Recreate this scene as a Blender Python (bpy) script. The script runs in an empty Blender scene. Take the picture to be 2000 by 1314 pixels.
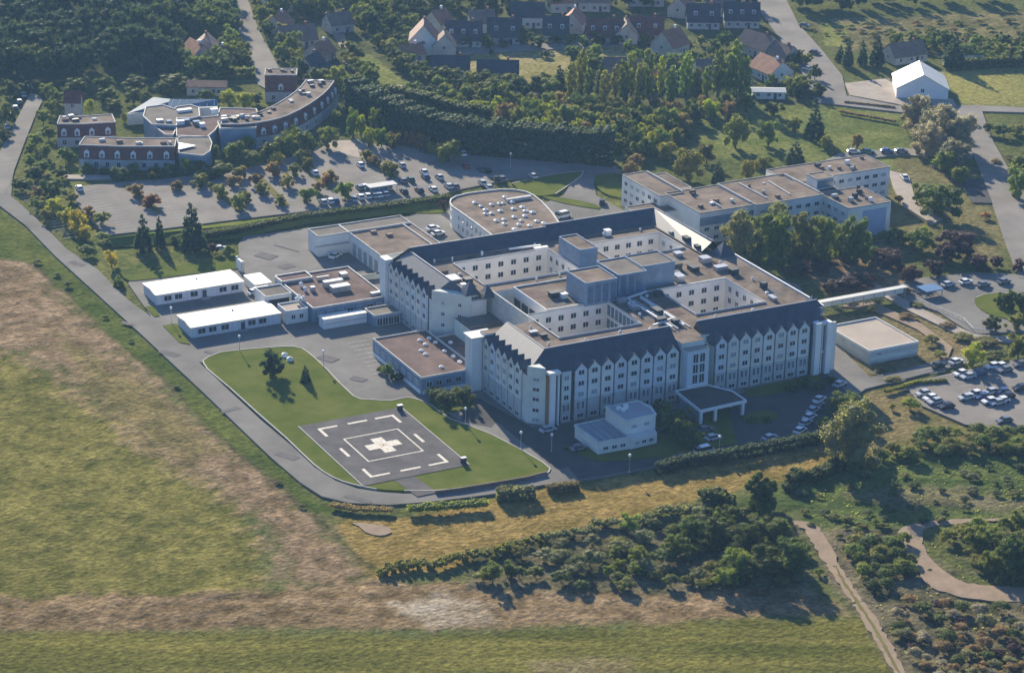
import bpy, math, random
import numpy as np
from mathutils import Matrix, Vector
rnd = random.Random(7)
SC = bpy.context.scene
COL = SC.collection
# ------------------------------------------------------------------ camera, sky, sun, exposure
# World frame: x along the hospital's long front, y away from it, metres, ground at z = 0.
F = 4975.0; H = 244.0; OX, OY = -264.3376, -485.8870
R = np.array([[0.88617635, -0.46299221, 0.01815745],
              [-0.15652227, -0.33601056, -0.92876137],
              [0.43611037, 0.82020432, -0.3702332]])
cd = bpy.data.cameras.new('camera'); cam = bpy.data.objects.new('camera', cd); COL.objects.link(cam)
cd.sensor_width = 36.0; cd.lens = F / 2000.0 * 36.0; cd.clip_start = 5.0; cd.clip_end = 20000.0
cam.matrix_world = Matrix(((R[0][0], -R[1][0], -R[2][0], OX), (R[0][1], -R[1][1], -R[2][1], OY),
                           (R[0][2], -R[1][2], -R[2][2], H), (0, 0, 0, 1)))
SC.camera = cam
SUN_AZ = 81.5; SUN_EL = 21.5
w = bpy.data.worlds.new('World'); SC.world = w; w.use_nodes = True
nt = w.node_tree; nt.nodes.clear()
sky = nt.nodes.new('ShaderNodeTexSky'); sky.sky_type = 'NISHITA'; sky.sun_disc = False
sky.sun_elevation = math.radians(SUN_EL); sky.sun_rotation = math.radians(90 - SUN_AZ)
sky.air_density = 1.0; sky.dust_density = 0.6; sky.ozone_density = 4.0
bg = nt.nodes.new('ShaderNodeBackground'); bg.inputs[1].default_value = 0.062
ow = nt.nodes.new('ShaderNodeOutputWorld')
tm = nt.nodes.new('ShaderNodeVectorMath'); tm.operation = 'MULTIPLY'; tm.inputs[1].default_value = (0.83, 1.0, 1.30)   # deep clear-air blue
nt.links.new(sky.outputs[0], tm.inputs[0]); nt.links.new(tm.outputs[0], bg.inputs[0]); nt.links.new(bg.outputs[0], ow.inputs[0])
sd = bpy.data.lights.new('sun', 'SUN'); sd.energy = 5.0; sd.angle = math.radians(0.55); sd.color = (1.0, 0.885, 0.69)
sun = bpy.data.objects.new('sun', sd); COL.objects.link(sun)
a, e = math.radians(SUN_AZ), math.radians(SUN_EL)
sun.rotation_euler = Vector((math.cos(e)*math.cos(a), math.cos(e)*math.sin(a), math.sin(e))).to_track_quat('Z', 'Y').to_euler()
sun.location = (0, 300, 400)
SC.view_settings.view_transform = 'Standard'; SC.view_settings.look = 'None'
SC.view_settings.exposure = 1.14; SC.view_settings.gamma = 1.0; SC.view_settings.use_curve_mapping = False
SC.render.engine = 'CYCLES'
SC.cycles.max_bounces = 6; SC.cycles.diffuse_bounces = 3; SC.cycles.volume_bounces = 0; SC.cycles.transparent_max_bounces = 4

# surveying: a sight line of the photograph met with the plane z gives the place on the ground
def g(u, v, z=0.0):
    d = R.T @ np.array([(u-1000)/F, (v-657)/F, 1.0]); t = (H-z)/(-d[2])
    return (OX+d[0]*t, OY+d[1]*t)
def ppm(x, y, z=0.0):
    return F/(R[2] @ np.array([x-OX, y-OY, z-H]))
def gp(pts, z=0.0): return [g(u, v, z) for u, v in pts]

# ------------------------------------------------------------------ materials
def mat(name, col, rough=0.85, var=0.15, scale=0.6, bump=0.0, bscale=3.0, spec=0.3, metal=0.0, col2=None, objrand=0.0, detail=4):
    m = bpy.data.materials.new(name); m.use_nodes = True; n = m.node_tree.nodes; l = m.node_tree.links
    b = n['Principled BSDF']; b.inputs['Roughness'].default_value = rough; b.inputs['Metallic'].default_value = metal
    b.inputs['Specular IOR Level'].default_value = spec
    tc = n.new('ShaderNodeTexCoord')
    no = n.new('ShaderNodeTexNoise'); no.inputs['Scale'].default_value = scale; no.inputs['Detail'].default_value = detail
    no.inputs['Roughness'].default_value = 0.65
    geo = n.new('ShaderNodeNewGeometry')
    l.new(geo.outputs['Position'], no.inputs['Vector'])
    rp = n.new('ShaderNodeValToRGB'); cr = rp.color_ramp
    c2 = col2 or tuple(c*(1+var) for c in col); c1 = tuple(c*(1-var) for c in col)
    cr.elements[0].position = 0.32; cr.elements[1].position = 0.68
    cr.elements[0].color = (*c1, 1); cr.elements[1].color = (*c2, 1)
    l.new(no.outputs['Fac'], rp.inputs['Fac']); out = rp.outputs['Color']
    if objrand > 0:
        oi = n.new('ShaderNodeObjectInfo'); hs = n.new('ShaderNodeHueSaturation')
        mr = n.new('ShaderNodeMapRange'); mr.inputs['To Min'].default_value = 1-objrand; mr.inputs['To Max'].default_value = 1+objrand
        l.new(oi.outputs['Random'], mr.inputs['Value']); l.new(mr.outputs[0], hs.inputs['Value'])
        m2 = n.new('ShaderNodeMath'); m2.operation = 'MULTIPLY'; m2.inputs[1].default_value = 7.13
        m3 = n.new('ShaderNodeMath'); m3.operation = 'FRACT'; l.new(oi.outputs['Random'], m2.inputs[0]); l.new(m2.outputs[0], m3.inputs[0])
        mr2 = n.new('ShaderNodeMapRange'); mr2.inputs['To Min'].default_value = 0.5-objrand*0.07; mr2.inputs['To Max'].default_value = 0.5+objrand*0.06
        l.new(m3.outputs[0], mr2.inputs['Value']); l.new(mr2.outputs[0], hs.inputs['Hue'])
        l.new(out, hs.inputs['Color']); out = hs.outputs['Color']
    l.new(out, b.inputs['Base Color'])
    if bump > 0:
        bn = n.new('ShaderNodeTexNoise'); bn.inputs['Scale'].default_value = bscale; bn.inputs['Detail'].default_value = 3
        l.new(geo.outputs['Position'], bn.inputs['Vector'])
        bp = n.new('ShaderNodeBump'); bp.inputs['Strength'].default_value = 1.0; bp.inputs['Distance'].default_value = bump
        l.new(bn.outputs['Fac'], bp.inputs['Height']); l.new(bp.outputs[0], b.inputs['Normal'])
    return m
def leafmat(name, col, trans=0.48, objrand=0.25):
    m = mat(name, col, rough=0.7, var=0.4, scale=0.5, spec=0.25, objrand=objrand)
    n = m.node_tree.nodes; l = m.node_tree.links; b = n['Principled BSDF']; o = n['Material Output']
    src = b.inputs['Base Color'].links[0].from_socket
    t = n.new('ShaderNodeBsdfTranslucent'); mx = n.new('ShaderNodeMixShader'); mx.inputs[0].default_value = trans
    vm = n.new('ShaderNodeVectorMath'); vm.operation = 'MULTIPLY'; vm.inputs[1].default_value = (2.3, 2.2, 1.1); l.new(src, vm.inputs[0]); l.new(vm.outputs[0], t.inputs['Color']); l.new(b.outputs[0], mx.inputs[1]); l.new(t.outputs[0], mx.inputs[2]); l.new(mx.outputs[0], o.inputs['Surface'])
    return m
M = {}
M['wall'] = mat('pale_render_wall', (0.72, 0.71, 0.66), var=0.10, scale=0.25)
M['wall2'] = mat('greenish_render_wall', (0.62, 0.66, 0.60), var=0.12, scale=0.25)
M['wall_low'] = mat('grey_render_wall', (0.47, 0.49, 0.47), var=0.12, scale=0.3)
M['court'] = mat('cream_courtyard_wall', (0.80, 0.77, 0.71), var=0.08, scale=0.2)
M['bluewall'] = mat('blue_grey_cladding', (0.20, 0.27, 0.36), var=0.18, scale=0.3, rough=0.6)
M['white'] = mat('white_paint', (0.80, 0.80, 0.77), var=0.05, scale=0.4, rough=0.6)
M['white_roof'] = mat('white_sheet_roof', (0.66, 0.64, 0.57), var=0.10, scale=0.3, rough=0.5)
M['frame'] = mat('window_frame_white', (0.66, 0.67, 0.68), var=0.04, rough=0.5)
M['slate'] = mat('slate', (0.046, 0.052, 0.068), var=0.3, scale=0.5, rough=0.42, spec=0.75)
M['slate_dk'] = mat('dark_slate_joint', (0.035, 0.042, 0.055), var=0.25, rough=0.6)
M['gravel'] = mat('roof_gravel_brown', (0.20, 0.16, 0.128), var=0.42, scale=0.17, rough=1.0, bump=0.03, bscale=8, detail=8, spec=0.04)
M['gravel2'] = mat('roof_gravel_grey', (0.20, 0.18, 0.155), var=0.22, scale=0.16, rough=1.0, detail=8, spec=0.04)
M['gravel_red'] = mat('roof_felt_reddish', (0.165, 0.12, 0.105), var=0.36, scale=0.16, rough=1.0, detail=8, spec=0.04)
M['roof_pink'] = mat('roof_pale_pink', (0.42, 0.36, 0.30), var=0.1, scale=0.15, rough=1.0, spec=0.04)
M['dkred'] = mat('dark_red_tile', (0.15, 0.055, 0.045), var=0.3, scale=0.6, rough=0.7)
M['redtile'] = mat('red_roof_tile', (0.30, 0.14, 0.085), var=0.25, scale=0.5)
M['browntile'] = mat('brown_roof_tile', (0.20, 0.14, 0.11), var=0.2, scale=0.5)
M['darktile'] = mat('dark_roof_tile', (0.055, 0.055, 0.07), var=0.25, scale=0.5)
M['greyroof'] = mat('grey_metal_roof', (0.32, 0.33, 0.35), var=0.1, scale=0.3, rough=0.5)
M['glass'] = mat('dark_glass', (0.025, 0.032, 0.045), var=0.3, rough=0.12, spec=0.6)
M['blind'] = mat('pale_blind', (0.30, 0.33, 0.36), var=0.1, rough=0.6)
M['glassroof'] = mat('blue_green_glass_roof', (0.10, 0.17, 0.22), var=0.2, rough=0.25, spec=0.7)
M['metal'] = mat('galvanised_metal', (0.45, 0.45, 0.46), var=0.15, rough=0.4, metal=0.4)
M['orange'] = mat('rust_orange_column', (0.30, 0.17, 0.09), var=0.1)
M['asphalt'] = mat('asphalt_worn', (0.20, 0.19, 0.172), var=0.27, scale=0.05, rough=1.0, detail=10, spec=0.04)
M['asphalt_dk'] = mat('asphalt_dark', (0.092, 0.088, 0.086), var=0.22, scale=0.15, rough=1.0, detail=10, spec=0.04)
M['pad'] = mat('helipad_asphalt', (0.125, 0.118, 0.115), var=0.22, scale=0.2, rough=1.0, detail=10, spec=0.04)
M['patch'] = mat('asphalt_repair', (0.15, 0.143, 0.137), var=0.15, scale=0.5, rough=1.0, spec=0.04)
for k_, c_ in dict(bay_a=(.72, .70, .64), bay_b=(.66, .69, .64), bay_c=(.62, .65, .68), bay_d=(.70, .66, .58)).items(): M[k_] = mat('render_'+k_, c_, var=.14, scale=.22, detail=8)
M['asphalt_lt'] = mat('asphalt_pale', (0.235, 0.215, 0.19), var=0.2, scale=0.07, rough=1.0, detail=10, spec=0.04)
M['paving'] = mat('paving_pale', (0.36, 0.31, 0.26), var=0.15, scale=0.2, spec=0.04)
M['lawn'] = mat('mown_lawn', (0.092, 0.128, 0.022), col2=(0.150, 0.160, 0.042), var=0.12, scale=0.11, rough=0.95, bump=0.05, bscale=2.5, detail=10, spec=0.0)
M['lawn_dry'] = mat('dry_lawn', (0.17, 0.155, 0.06), var=0.2, scale=0.1, rough=0.95, detail=10, spec=0.0)
M['track'] = mat('sandy_soil', (0.29, 0.22, 0.155), var=0.18, scale=0.25, detail=8, spec=0.04)
M['paint'] = mat('road_paint_white', (0.60, 0.555, 0.47), var=0.30, scale=1.6, detail=8)
M['paint_old'] = mat('road_paint_worn', (0.40, 0.385, 0.35), var=0.25, scale=1.2, detail=8)
M['coping'] = mat('pale_coping', (0.55, 0.54, 0.51), var=0.15, scale=0.5)
M['house_wall'] = mat('muted_house_render', (0.50, 0.46, 0.40), var=0.15, scale=0.4)
M['kerb'] = mat('kerb_stone', (0.40, 0.38, 0.34), var=0.15)
M['trunk'] = mat('bark', (0.10, 0.075, 0.055), var=0.3, scale=2)
M['tyre'] = mat('tyre_rubber', (0.02, 0.02, 0.02))
LEAF = {}
for k, c in dict(green=(0.12, 0.155, 0.026), dark=(0.070, 0.098, 0.024), olive=(0.15, 0.155, 0.028), lime=(0.22, 0.245, 0.025),
                 yellow=(0.33, 0.31, 0.03), orange=(0.24, 0.13, 0.045), purple=(0.060, 0.030, 0.034), grey=(0.24, 0.225, 0.19),
                 conifer=(0.034, 0.058, 0.032), brown=(0.19, 0.145, 0.07), sage=(0.15, 0.16, 0.08), straw=(0.30, 0.25, 0.13), meadow=(0.17, 0.18, 0.055), stub=(0.27, 0.20, 0.13)).items():
    LEAF[k] = leafmat('foliage_'+k, c)

# ------------------------------------------------------------------ mesh helpers
class MB:
    def __init__(s): s.v = []; s.f = []; s.m = []
    def face(s, pts, m=0):
        i = len(s.v); s.v += [tuple(p) for p in pts]; s.f.append(tuple(range(i, i+len(pts)))); s.m.append(m)
    def box(s, x0, y0, z0, x1, y1, z1, m=0, mt=None):
        mt = m if mt is None else mt
        i = len(s.v); s.v += [(x, y, z) for z in (z0, z1) for x, y in ((x0, y0), (x1, y0), (x1, y1), (x0, y1))]
        for f, k in (((0, 1, 5, 4), m), ((1, 2, 6, 5), m), ((2, 3, 7, 6), m), ((3, 0, 4, 7), m), ((4, 5, 6, 7), mt), ((3, 2, 1, 0), m)):
            s.f.append(tuple(i+q for q in f)); s.m.append(k)
    def prism(s, poly, z0, z1, m=0, mt=None, bottom=False):
        mt = m if mt is None else mt
        if area(poly) < 0: poly = poly[::-1]
        n = len(poly); i = len(s.v); s.v += [(x, y, z0) for x, y in poly]+[(x, y, z1) for x, y in poly]
        for k in range(n): s.f.append((i+k, i+(k+1) % n, i+n+(k+1) % n, i+n+k)); s.m.append(m)
        s.f.append(tuple(range(i+n, i+2*n))); s.m.append(mt)
        if bottom: s.f.append(tuple(range(i+n-1, i-1, -1))); s.m.append(m)
    def bar(s, p, q, wd, z0, z1, m=0, ext=0.0):
        dx, dy = q[0]-p[0], q[1]-p[1]; L = math.hypot(dx, dy) or 1; dx /= L; dy /= L; nx, ny = -dy*wd/2, dx*wd/2
        p = (p[0]-dx*ext, p[1]-dy*ext); q = (q[0]+dx*ext, q[1]+dy*ext)
        s.prism([(p[0]-nx, p[1]-ny), (q[0]-nx, q[1]-ny), (q[0]+nx, q[1]+ny), (p[0]+nx, p[1]+ny)], z0, z1, m, bottom=True)
    def rim(s, poly, wd, z0, z1, m=0):
        for i in range(len(poly)): s.bar(poly[i], poly[(i+1) % len(poly)], wd, z0, z1+0.003*(i % 3), m, ext=wd*0.45)
    def cyl(s, x, y, z0, z1, r, n=8, m=0, r2=None):
        r2 = r if r2 is None else r2; i = len(s.v)
        for z, q in ((z0, r), (z1, r2)): s.v += [(x+q*math.cos(t*2*math.pi/n), y+q*math.sin(t*2*math.pi/n), z) for t in range(n)]
        for k in range(n): s.f.append((i+k, i+(k+1) % n, i+n+(k+1) % n, i+n+k)); s.m.append(m)
        s.f.append(tuple(range(i+n, i+2*n))); s.m.append(m)
def area(p): return sum(p[i][0]*p[(i+1) % len(p)][1]-p[(i+1) % len(p)][0]*p[i][1] for i in range(len(p)))/2
def mesh(name, mb, mats):
    me = bpy.data.meshes.new(name); me.from_pydata(mb.v, [], mb.f)
    for m in (mats if isinstance(mats, (list, tuple)) else [mats]): me.materials.append(m if not isinstance(m, str) else M[m])
    me.polygons.foreach_set('material_index', mb.m); me.update(); return me
def tag(o, label=None, cat=None, group=None, kind=None):
    if label: o['label'] = label
    if cat: o['category'] = cat
    if group: o['group'] = group
    if kind: o['kind'] = kind
    return o
def put(name, me, parent=None, loc=(0, 0, 0), rz=0.0, sc=None):
    o = bpy.data.objects.new(name, me); COL.objects.link(o); o.location = loc; o.rotation_euler = (0, 0, rz)
    if sc: o.scale = sc
    if parent: o.parent = parent
    return o
def thing(name, x, y, label, cat, group=None, rz=0.0, z=0.0):
    return tag(put(name, None, None, (x, y, z), rz), label, cat, group)
def part(name, mb, mats, parent, label=None):          # geometry given in world metres
    if parent is not None:
        px, py, pz = parent.location if parent.parent is None else parent.parent.location
        mb.v = [(x-px, y-py, z-pz) for x, y, z in mb.v]
    o = put(name, mesh(name, mb, mats), parent)
    if label: o['label'] = label
    return o
def sheet(name, poly, z, m, kind='structure'):
    mb = MB(); mb.face([(x, y, z) for x, y in (poly if area(poly) > 0 else poly[::-1])])
    return tag(part(name, mb, m, None), kind=kind)
ORD = ['', 'first', 'second', 'third', 'fourth', 'fifth', 'sixth', 'seventh', 'eighth', 'ninth', 'tenth', 'eleventh', 'twelfth']
def ordn(i):
    if i < len(ORD): return ORD[i]
    return f"{i}{'th' if 10 <= i % 100 <= 20 else {1: 'st', 2: 'nd', 3: 'rd'}.get(i % 10, 'th')}"
def smooth(pts, n=4, closed=False):
    out = []; N = len(pts)
    rng = range(N) if closed else range(N-1)
    for i in rng:
        p0 = pts[(i-1) % N] if closed or i > 0 else pts[i]; p1 = pts[i]; p2 = pts[(i+1) % N]
        p3 = pts[(i+2) % N] if closed or i+2 < N else p2
        for k in range(n):
            t = k/n; out.append(tuple(0.5*((2*p1[j])+(-p0[j]+p2[j])*t+(2*p0[j]-5*p1[j]+4*p2[j]-p3[j])*t*t+(-p0[j]+3*p1[j]-3*p2[j]+p3[j])*t**3) for j in (0, 1)))
    if not closed: out.append(pts[-1])
    return out

# ------------------------------------------------------------------ ground: one sheet to the horizon, grass, stubble, scrub
def vnoise(x, y, s, seed):
    r = np.random.RandomState(seed); T = r.rand(256, 256)
    X = x/s+1000; Y = y/s+1000; xi = np.floor(X).astype(int); yi = np.floor(Y).astype(int); fx = X-xi; fy = Y-yi
    fx = fx*fx*(3-2*fx); fy = fy*fy*(3-2*fy); a_ = T[xi % 256, yi % 256]; b_ = T[(xi+1) % 256, yi % 256]; c_ = T[xi % 256, (yi+1) % 256]; d_ = T[(xi+1) % 256, (yi+1) % 256]
    return (a_*(1-fx)+b_*fx)*(1-fy)+(c_*(1-fx)+d_*fx)*fy
def fbm(x, y, s, seed, o=4):
    t = 0; am = 1; tot = 0
    for k in range(o): t = t+am*vnoise(x, y, s/2**k, seed+k); tot += am; am *= 0.55
    return t/tot
def sdf(U, V, poly):
    d = np.full(U.shape, 1e9); ins = np.zeros(U.shape, bool); n = len(poly)
    for i in range(n):
        x0, y0 = poly[i]; x1, y1 = poly[(i+1) % n]; ex, ey = x1-x0, y1-y0
        t = np.clip(((U-x0)*ex+(V-y0)*ey)/(ex*ex+ey*ey+1e-9), 0, 1)
        d = np.minimum(d, np.hypot(U-x0-t*ex, (V-y0-t*ey)*2.2))
        c = ((y0 > V) != (y1 > V)) & (U < (x1-x0)*(V-y0)/((y1-y0) if y1 != y0 else 1e-9)+x0); ins ^= c
    return np.where(ins, d, -d)
def axis(lo, hi, st, far):
    core = list(np.arange(lo, hi, st)); out = []; x = st
    while x < far: out.append(x); x *= 1.6
    return np.array([lo-q for q in reversed(out)]+core+[core[-1]+q for q in out])
ax = axis(-175, 400, 1.1, 7000); ay = axis(-165, 470, 1.1, 7000)
GX, GY = np.meshgrid(ax, ay, indexing='ij')
dz_ = R[2][0]*(GX-OX)+R[2][1]*(GY-OY)-R[2][2]*H
dz_ = np.where(dz_ < 50, 50, dz_)
GU = 1000+F*(R[0][0]*(GX-OX)+R[0][1]*(GY-OY)-R[0][2]*H)/dz_
GV = 657+F*(R[1][0]*(GX-OX)+R[1][1]*(GY-OY)-R[1][2]*H)/dz_
WU = GU+(fbm(GX, GY, 22, 11)-0.5)*60; WV = GV+(fbm(GX, GY, 22, 31)-0.5)*26
n1 = fbm(GX, GY, 9, 51, 4); n2 = fbm(GX, GY, 40, 61, 4); n3 = fbm(GX, GY, 2.6, 71, 2); n4 = fbm(GX, GY, 5, 81, 3)
_ih = math.radians(-27.6); SX = GX*math.cos(_ih)+GY*math.sin(_ih); SY = -GX*math.sin(_ih)+GY*math.cos(_ih)
st = fbm(SX/14, SY, 3.2, 91, 3)
rx = math.radians(-62); st2 = fbm((GX*math.cos(rx)+GY*math.sin(rx))/10, -GX*math.sin(rx)+GY*math.cos(rx), 2.4, 95, 3)
C = np.zeros(GX.shape+(3,)); HZ = np.zeros(GX.shape)
def base(c1, c2, nn): 
    t = np.clip((nn-0.3)/0.4, 0, 1)[..., None]; return np.array(c1)*(1-t)+np.array(c2)*t
C[:] = base((0.085, 0.10, 0.032), (0.14, 0.145, 0.05), n1*0.5+n2*0.5)
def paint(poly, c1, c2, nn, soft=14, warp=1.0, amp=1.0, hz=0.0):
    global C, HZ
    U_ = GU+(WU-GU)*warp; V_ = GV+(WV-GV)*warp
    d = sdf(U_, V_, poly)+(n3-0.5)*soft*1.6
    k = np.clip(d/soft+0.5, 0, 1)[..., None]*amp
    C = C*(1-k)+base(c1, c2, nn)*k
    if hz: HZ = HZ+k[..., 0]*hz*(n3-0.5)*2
VERGE = [(-50, 380), (0, 405), (50, 443), (163, 553), (274, 654), (400, 772), (529, 896), (620, 980), (680, 1005), (610, 1000), (520, 925), (430, 850), (330, 745), (200, 640), (130, 570), (70, 515), (-50, 500)]
paint([(-80, 640), (0, 660), (150, 760), (300, 860), (440, 970), (520, 1080), (520, 1190), (0, 1200), (-80, 1200)], (0.085, 0.088, 0.02), (0.235, 0.205, 0.06), n3*0.35+n4*0.3+n1*0.15+st2*0.2, 30, hz=0.25)
paint([(-60, 495), (0, 500), (70, 510), (130, 570), (250, 680), (400, 820), (520, 920), (620, 1010), (720, 1100), (760, 1130), (700, 1160), (560, 1150), (520, 1035), (400, 945), (265, 850), (130, 745), (40, 690), (-60, 680)], (0.13, 0.088, 0.045), (0.34, 0.24, 0.15), n3*0.45+n4*0.35+n1*0.2, 90, amp=0.92, hz=0.4)
paint([(100, 640), (330, 780), (430, 880), (380, 900), (200, 800)], (0.09, 0.09, 0.022), (0.19, 0.16, 0.05), n4, 60, amp=0.7)
paint([(-60, 1165), (400, 1160), (760, 1130), (1100, 1140), (1350, 1150), (1600, 1150), (1640, 1195), (1300, 1215), (1000, 1228), (600, 1225), (200, 1240), (-60, 1235)], (0.10, 0.07, 0.03), (0.30, 0.215, 0.12), st*0.4+n3*0.4+n4*0.2, 26, hz=0.3)
paint([(760, 1170), (870, 1150), (960, 1175), (990, 1215), (840, 1225)], (0.25, 0.20, 0.13), (0.42, 0.36, 0.27), n4, 30, amp=0.85)
paint([(-60, 1238), (500, 1235), (1000, 1240), (1350, 1215), (1690, 1200), (1760, 1340), (-60, 1340)], (0.085, 0.09, 0.02), (0.19, 0.17, 0.045), n1*0.2+n2*0.2+st*0.6, 22)
paint([(1040, 1300), (1240, 1285), (1250, 1330), (1050, 1330)], (0.16, 0.12, 0.06), (0.24, 0.19, 0.11), n4, 30, amp=0.7)
paint([(650, 1010), (800, 1012), (970, 975), (1130, 948), (1290, 922), (1610, 872), (1670, 905), (1400, 965), (1100, 1050), (900, 1110), (730, 1130), (690, 1070)], (0.15, 0.115, 0.03), (0.32, 0.225, 0.08), n3*0.4+n4*0.3+n1*0.3, 18, warp=0.5, hz=0.12)
paint([(1400, 990), (1550, 940), (1700, 890), (2060, 880), (2060, 1010), (1800, 1035), (1560, 1050), (1500, 1000)], (0.04, 0.068, 0.02), (0.13, 0.155, 0.045), n4*0.3+n1*0.2+st*0.5, 24, hz=0.35)
paint([(1650, 960), (1800, 950), (2060, 975), (2060, 1000), (1750, 990)], (0.14, 0.11, 0.07), (0.24, 0.19, 0.12), n4, 30, amp=0.6)
paint([(1560, 1030), (1760, 1040), (1880, 1150), (2060, 1160), (2060, 1340), (1760, 1340), (1660, 1180)], (0.06, 0.06, 0.03), (0.17, 0.145, 0.09), n4, 26, hz=0.4)
paint([(1870, 1030), (2060, 1010), (2060, 1140), (1880, 1125), (1840, 1080)], (0.07, 0.085, 0.03), (0.13, 0.13, 0.06), n4, 20, hz=0.3)
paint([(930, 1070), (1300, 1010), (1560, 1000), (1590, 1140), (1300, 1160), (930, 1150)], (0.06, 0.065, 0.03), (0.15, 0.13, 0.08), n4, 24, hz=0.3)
paint([(55, 505), (75, 508), (140, 565), (340, 745), (440, 850), (535, 930), (615, 998), (700, 1080), (765, 1128), (755, 1134), (690, 1088), (600, 1003), (520, 936), (425, 856), (325, 752), (125, 572), (60, 518)], (0.04, 0.05, 0.018), (0.09, 0.085, 0.035), n4, 7, warp=0.15, amp=0.75)
paint(VERGE, (0.06, 0.085, 0.018), (0.12, 0.135, 0.032), n1, 10, warp=0.35)
paint([(1640, 780), (1700, 740), (1790, 750), (1890, 830), (1880, 860), (1700, 900), (1640, 850)], (0.13, 0.12, 0.045), (0.20, 0.16, 0.075), n4, 14, warp=0.5)
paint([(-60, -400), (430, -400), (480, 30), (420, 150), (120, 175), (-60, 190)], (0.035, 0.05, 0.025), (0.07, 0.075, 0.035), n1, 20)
paint([(460, -400), (1500, -400), (1520, 60), (1600, 200), (1300, 290), (700, 290), (560, 160)], (0.06, 0.075, 0.03), (0.12, 0.12, 0.05), n4, 20)
paint([(880, 100), (960, 88), (1230, 85), (1250, 105), (1130, 120), (1050, 175), (880, 185), (900, 130)], (0.22, 0.20, 0.07), (0.32, 0.27, 0.13), n4, 10, warp=0.3)
paint([(690, 95), (730, 110), (810, 172), (760, 180), (700, 130)], (0.15, 0.17, 0.05), (0.23, 0.23, 0.08), n1, 6, warp=0.2)
paint([(1370, 200), (1760, 215), (1770, 300), (1740, 340), (1400, 310), (1340, 250)], (0.11, 0.135, 0.035), (0.18, 0.19, 0.06), n1, 14, warp=0.5)
paint([(1560, 40), (2060, 20), (2060, 115), (1900, 110), (1640, 100)], (0.09, 0.09, 0.035), (0.21, 0.18, 0.085), n4, 14, warp=0.7, hz=0.3)
paint([(1600, 45), (1655, 50), (1645, 95), (1610, 90)], (0.17, 0.19, 0.05), (0.22, 0.22, 0.07), n1, 8, warp=0.2)
paint([(1830, 140), (2060, 125), (2060, 212), (1880, 205)], (0.17, 0.18, 0.05), (0.26, 0.24, 0.075), n2, 8, warp=0.3)
paint([(1760, 300), (1900, 330), (1960, 470), (1960, 520), (1700, 480), (1740, 380)], (0.12, 0.115, 0.045), (0.19, 0.165, 0.075), n4, 16, warp=0.5)
paint([(1540, 490), (1740, 500), (1800, 550), (1620, 580)], (0.14, 0.10, 0.06), (0.25, 0.18, 0.10), n4, 16, warp=0.5)
paint([(60, 330), (220, 330), (210, 475), (470, 480), (470, 545), (220, 560), (130, 480), (70, 410)], (0.09, 0.115, 0.03), (0.17, 0.165, 0.055), n4, 12, warp=0.3)
paint([(1600, 620), (1830, 600), (1960, 680), (1700, 740), (1620, 680)], (0.13, 0.12, 0.05), (0.22, 0.17, 0.085), n4, 12, warp=0.4)
n_, m_ = GX.shape
rough_core = (np.abs(GX-110) < 290) & (np.abs(GY-150) < 320)
V = np.stack([GX, GY, np.where(rough_core, np.minimum(HZ, 0)*0.6+np.maximum(HZ, 0)*0.9, 0)], -1).reshape(-1, 3)
idx = np.arange(n_*m_).reshape(n_, m_)
Q = np.stack([idx[:-1, :-1], idx[1:, :-1], idx[1:, 1:], idx[:-1, 1:]], -1).reshape(-1, 4)
me = bpy.data.meshes.new('ground'); me.vertices.add(len(V)); me.vertices.foreach_set('co', V.ravel())
me.loops.add(Q.size); me.loops.foreach_set('vertex_index', Q.ravel().astype(np.int32))
me.polygons.add(len(Q)); me.polygons.foreach_set('loop_start', np.arange(0, Q.size, 4, dtype=np.int32))
me.update(calc_edges=True)
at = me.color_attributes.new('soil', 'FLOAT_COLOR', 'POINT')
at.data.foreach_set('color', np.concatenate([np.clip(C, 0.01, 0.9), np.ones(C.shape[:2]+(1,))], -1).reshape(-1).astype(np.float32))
gm = bpy.data.materials.new('ground_vegetation'); gm.use_nodes = True; n = gm.node_tree.nodes; l = gm.node_tree.links
b = n['Principled BSDF']; b.inputs['Roughness'].default_value = 1.0; b.inputs['Specular IOR Level'].default_value = 0.0
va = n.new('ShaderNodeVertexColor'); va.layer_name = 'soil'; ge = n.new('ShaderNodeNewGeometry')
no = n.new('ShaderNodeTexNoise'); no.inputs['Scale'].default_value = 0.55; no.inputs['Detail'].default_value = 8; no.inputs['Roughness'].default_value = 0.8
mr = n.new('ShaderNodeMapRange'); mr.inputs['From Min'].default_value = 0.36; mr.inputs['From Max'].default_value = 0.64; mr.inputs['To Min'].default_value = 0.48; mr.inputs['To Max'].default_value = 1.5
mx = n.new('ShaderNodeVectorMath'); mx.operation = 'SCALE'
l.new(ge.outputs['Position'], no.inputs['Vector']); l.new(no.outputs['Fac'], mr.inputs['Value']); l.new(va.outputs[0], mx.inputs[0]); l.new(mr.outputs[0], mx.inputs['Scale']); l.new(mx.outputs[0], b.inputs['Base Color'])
bn = n.new('ShaderNodeTexNoise'); bn.inputs['Scale'].default_value = 0.9; bn.inputs['Detail'].default_value = 6
bp = n.new('ShaderNodeBump'); bp.inputs['Distance'].default_value = 0.38; bp.inputs['Strength'].default_value = 1.0
l.new(ge.outputs['Position'], bn.inputs['Vector']); l.new(bn.outputs['Fac'], bp.inputs['Height']); l.new(bp.outputs[0], b.inputs['Normal'])
me.materials.append(gm); tag(put('ground', me), kind='structure')

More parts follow.
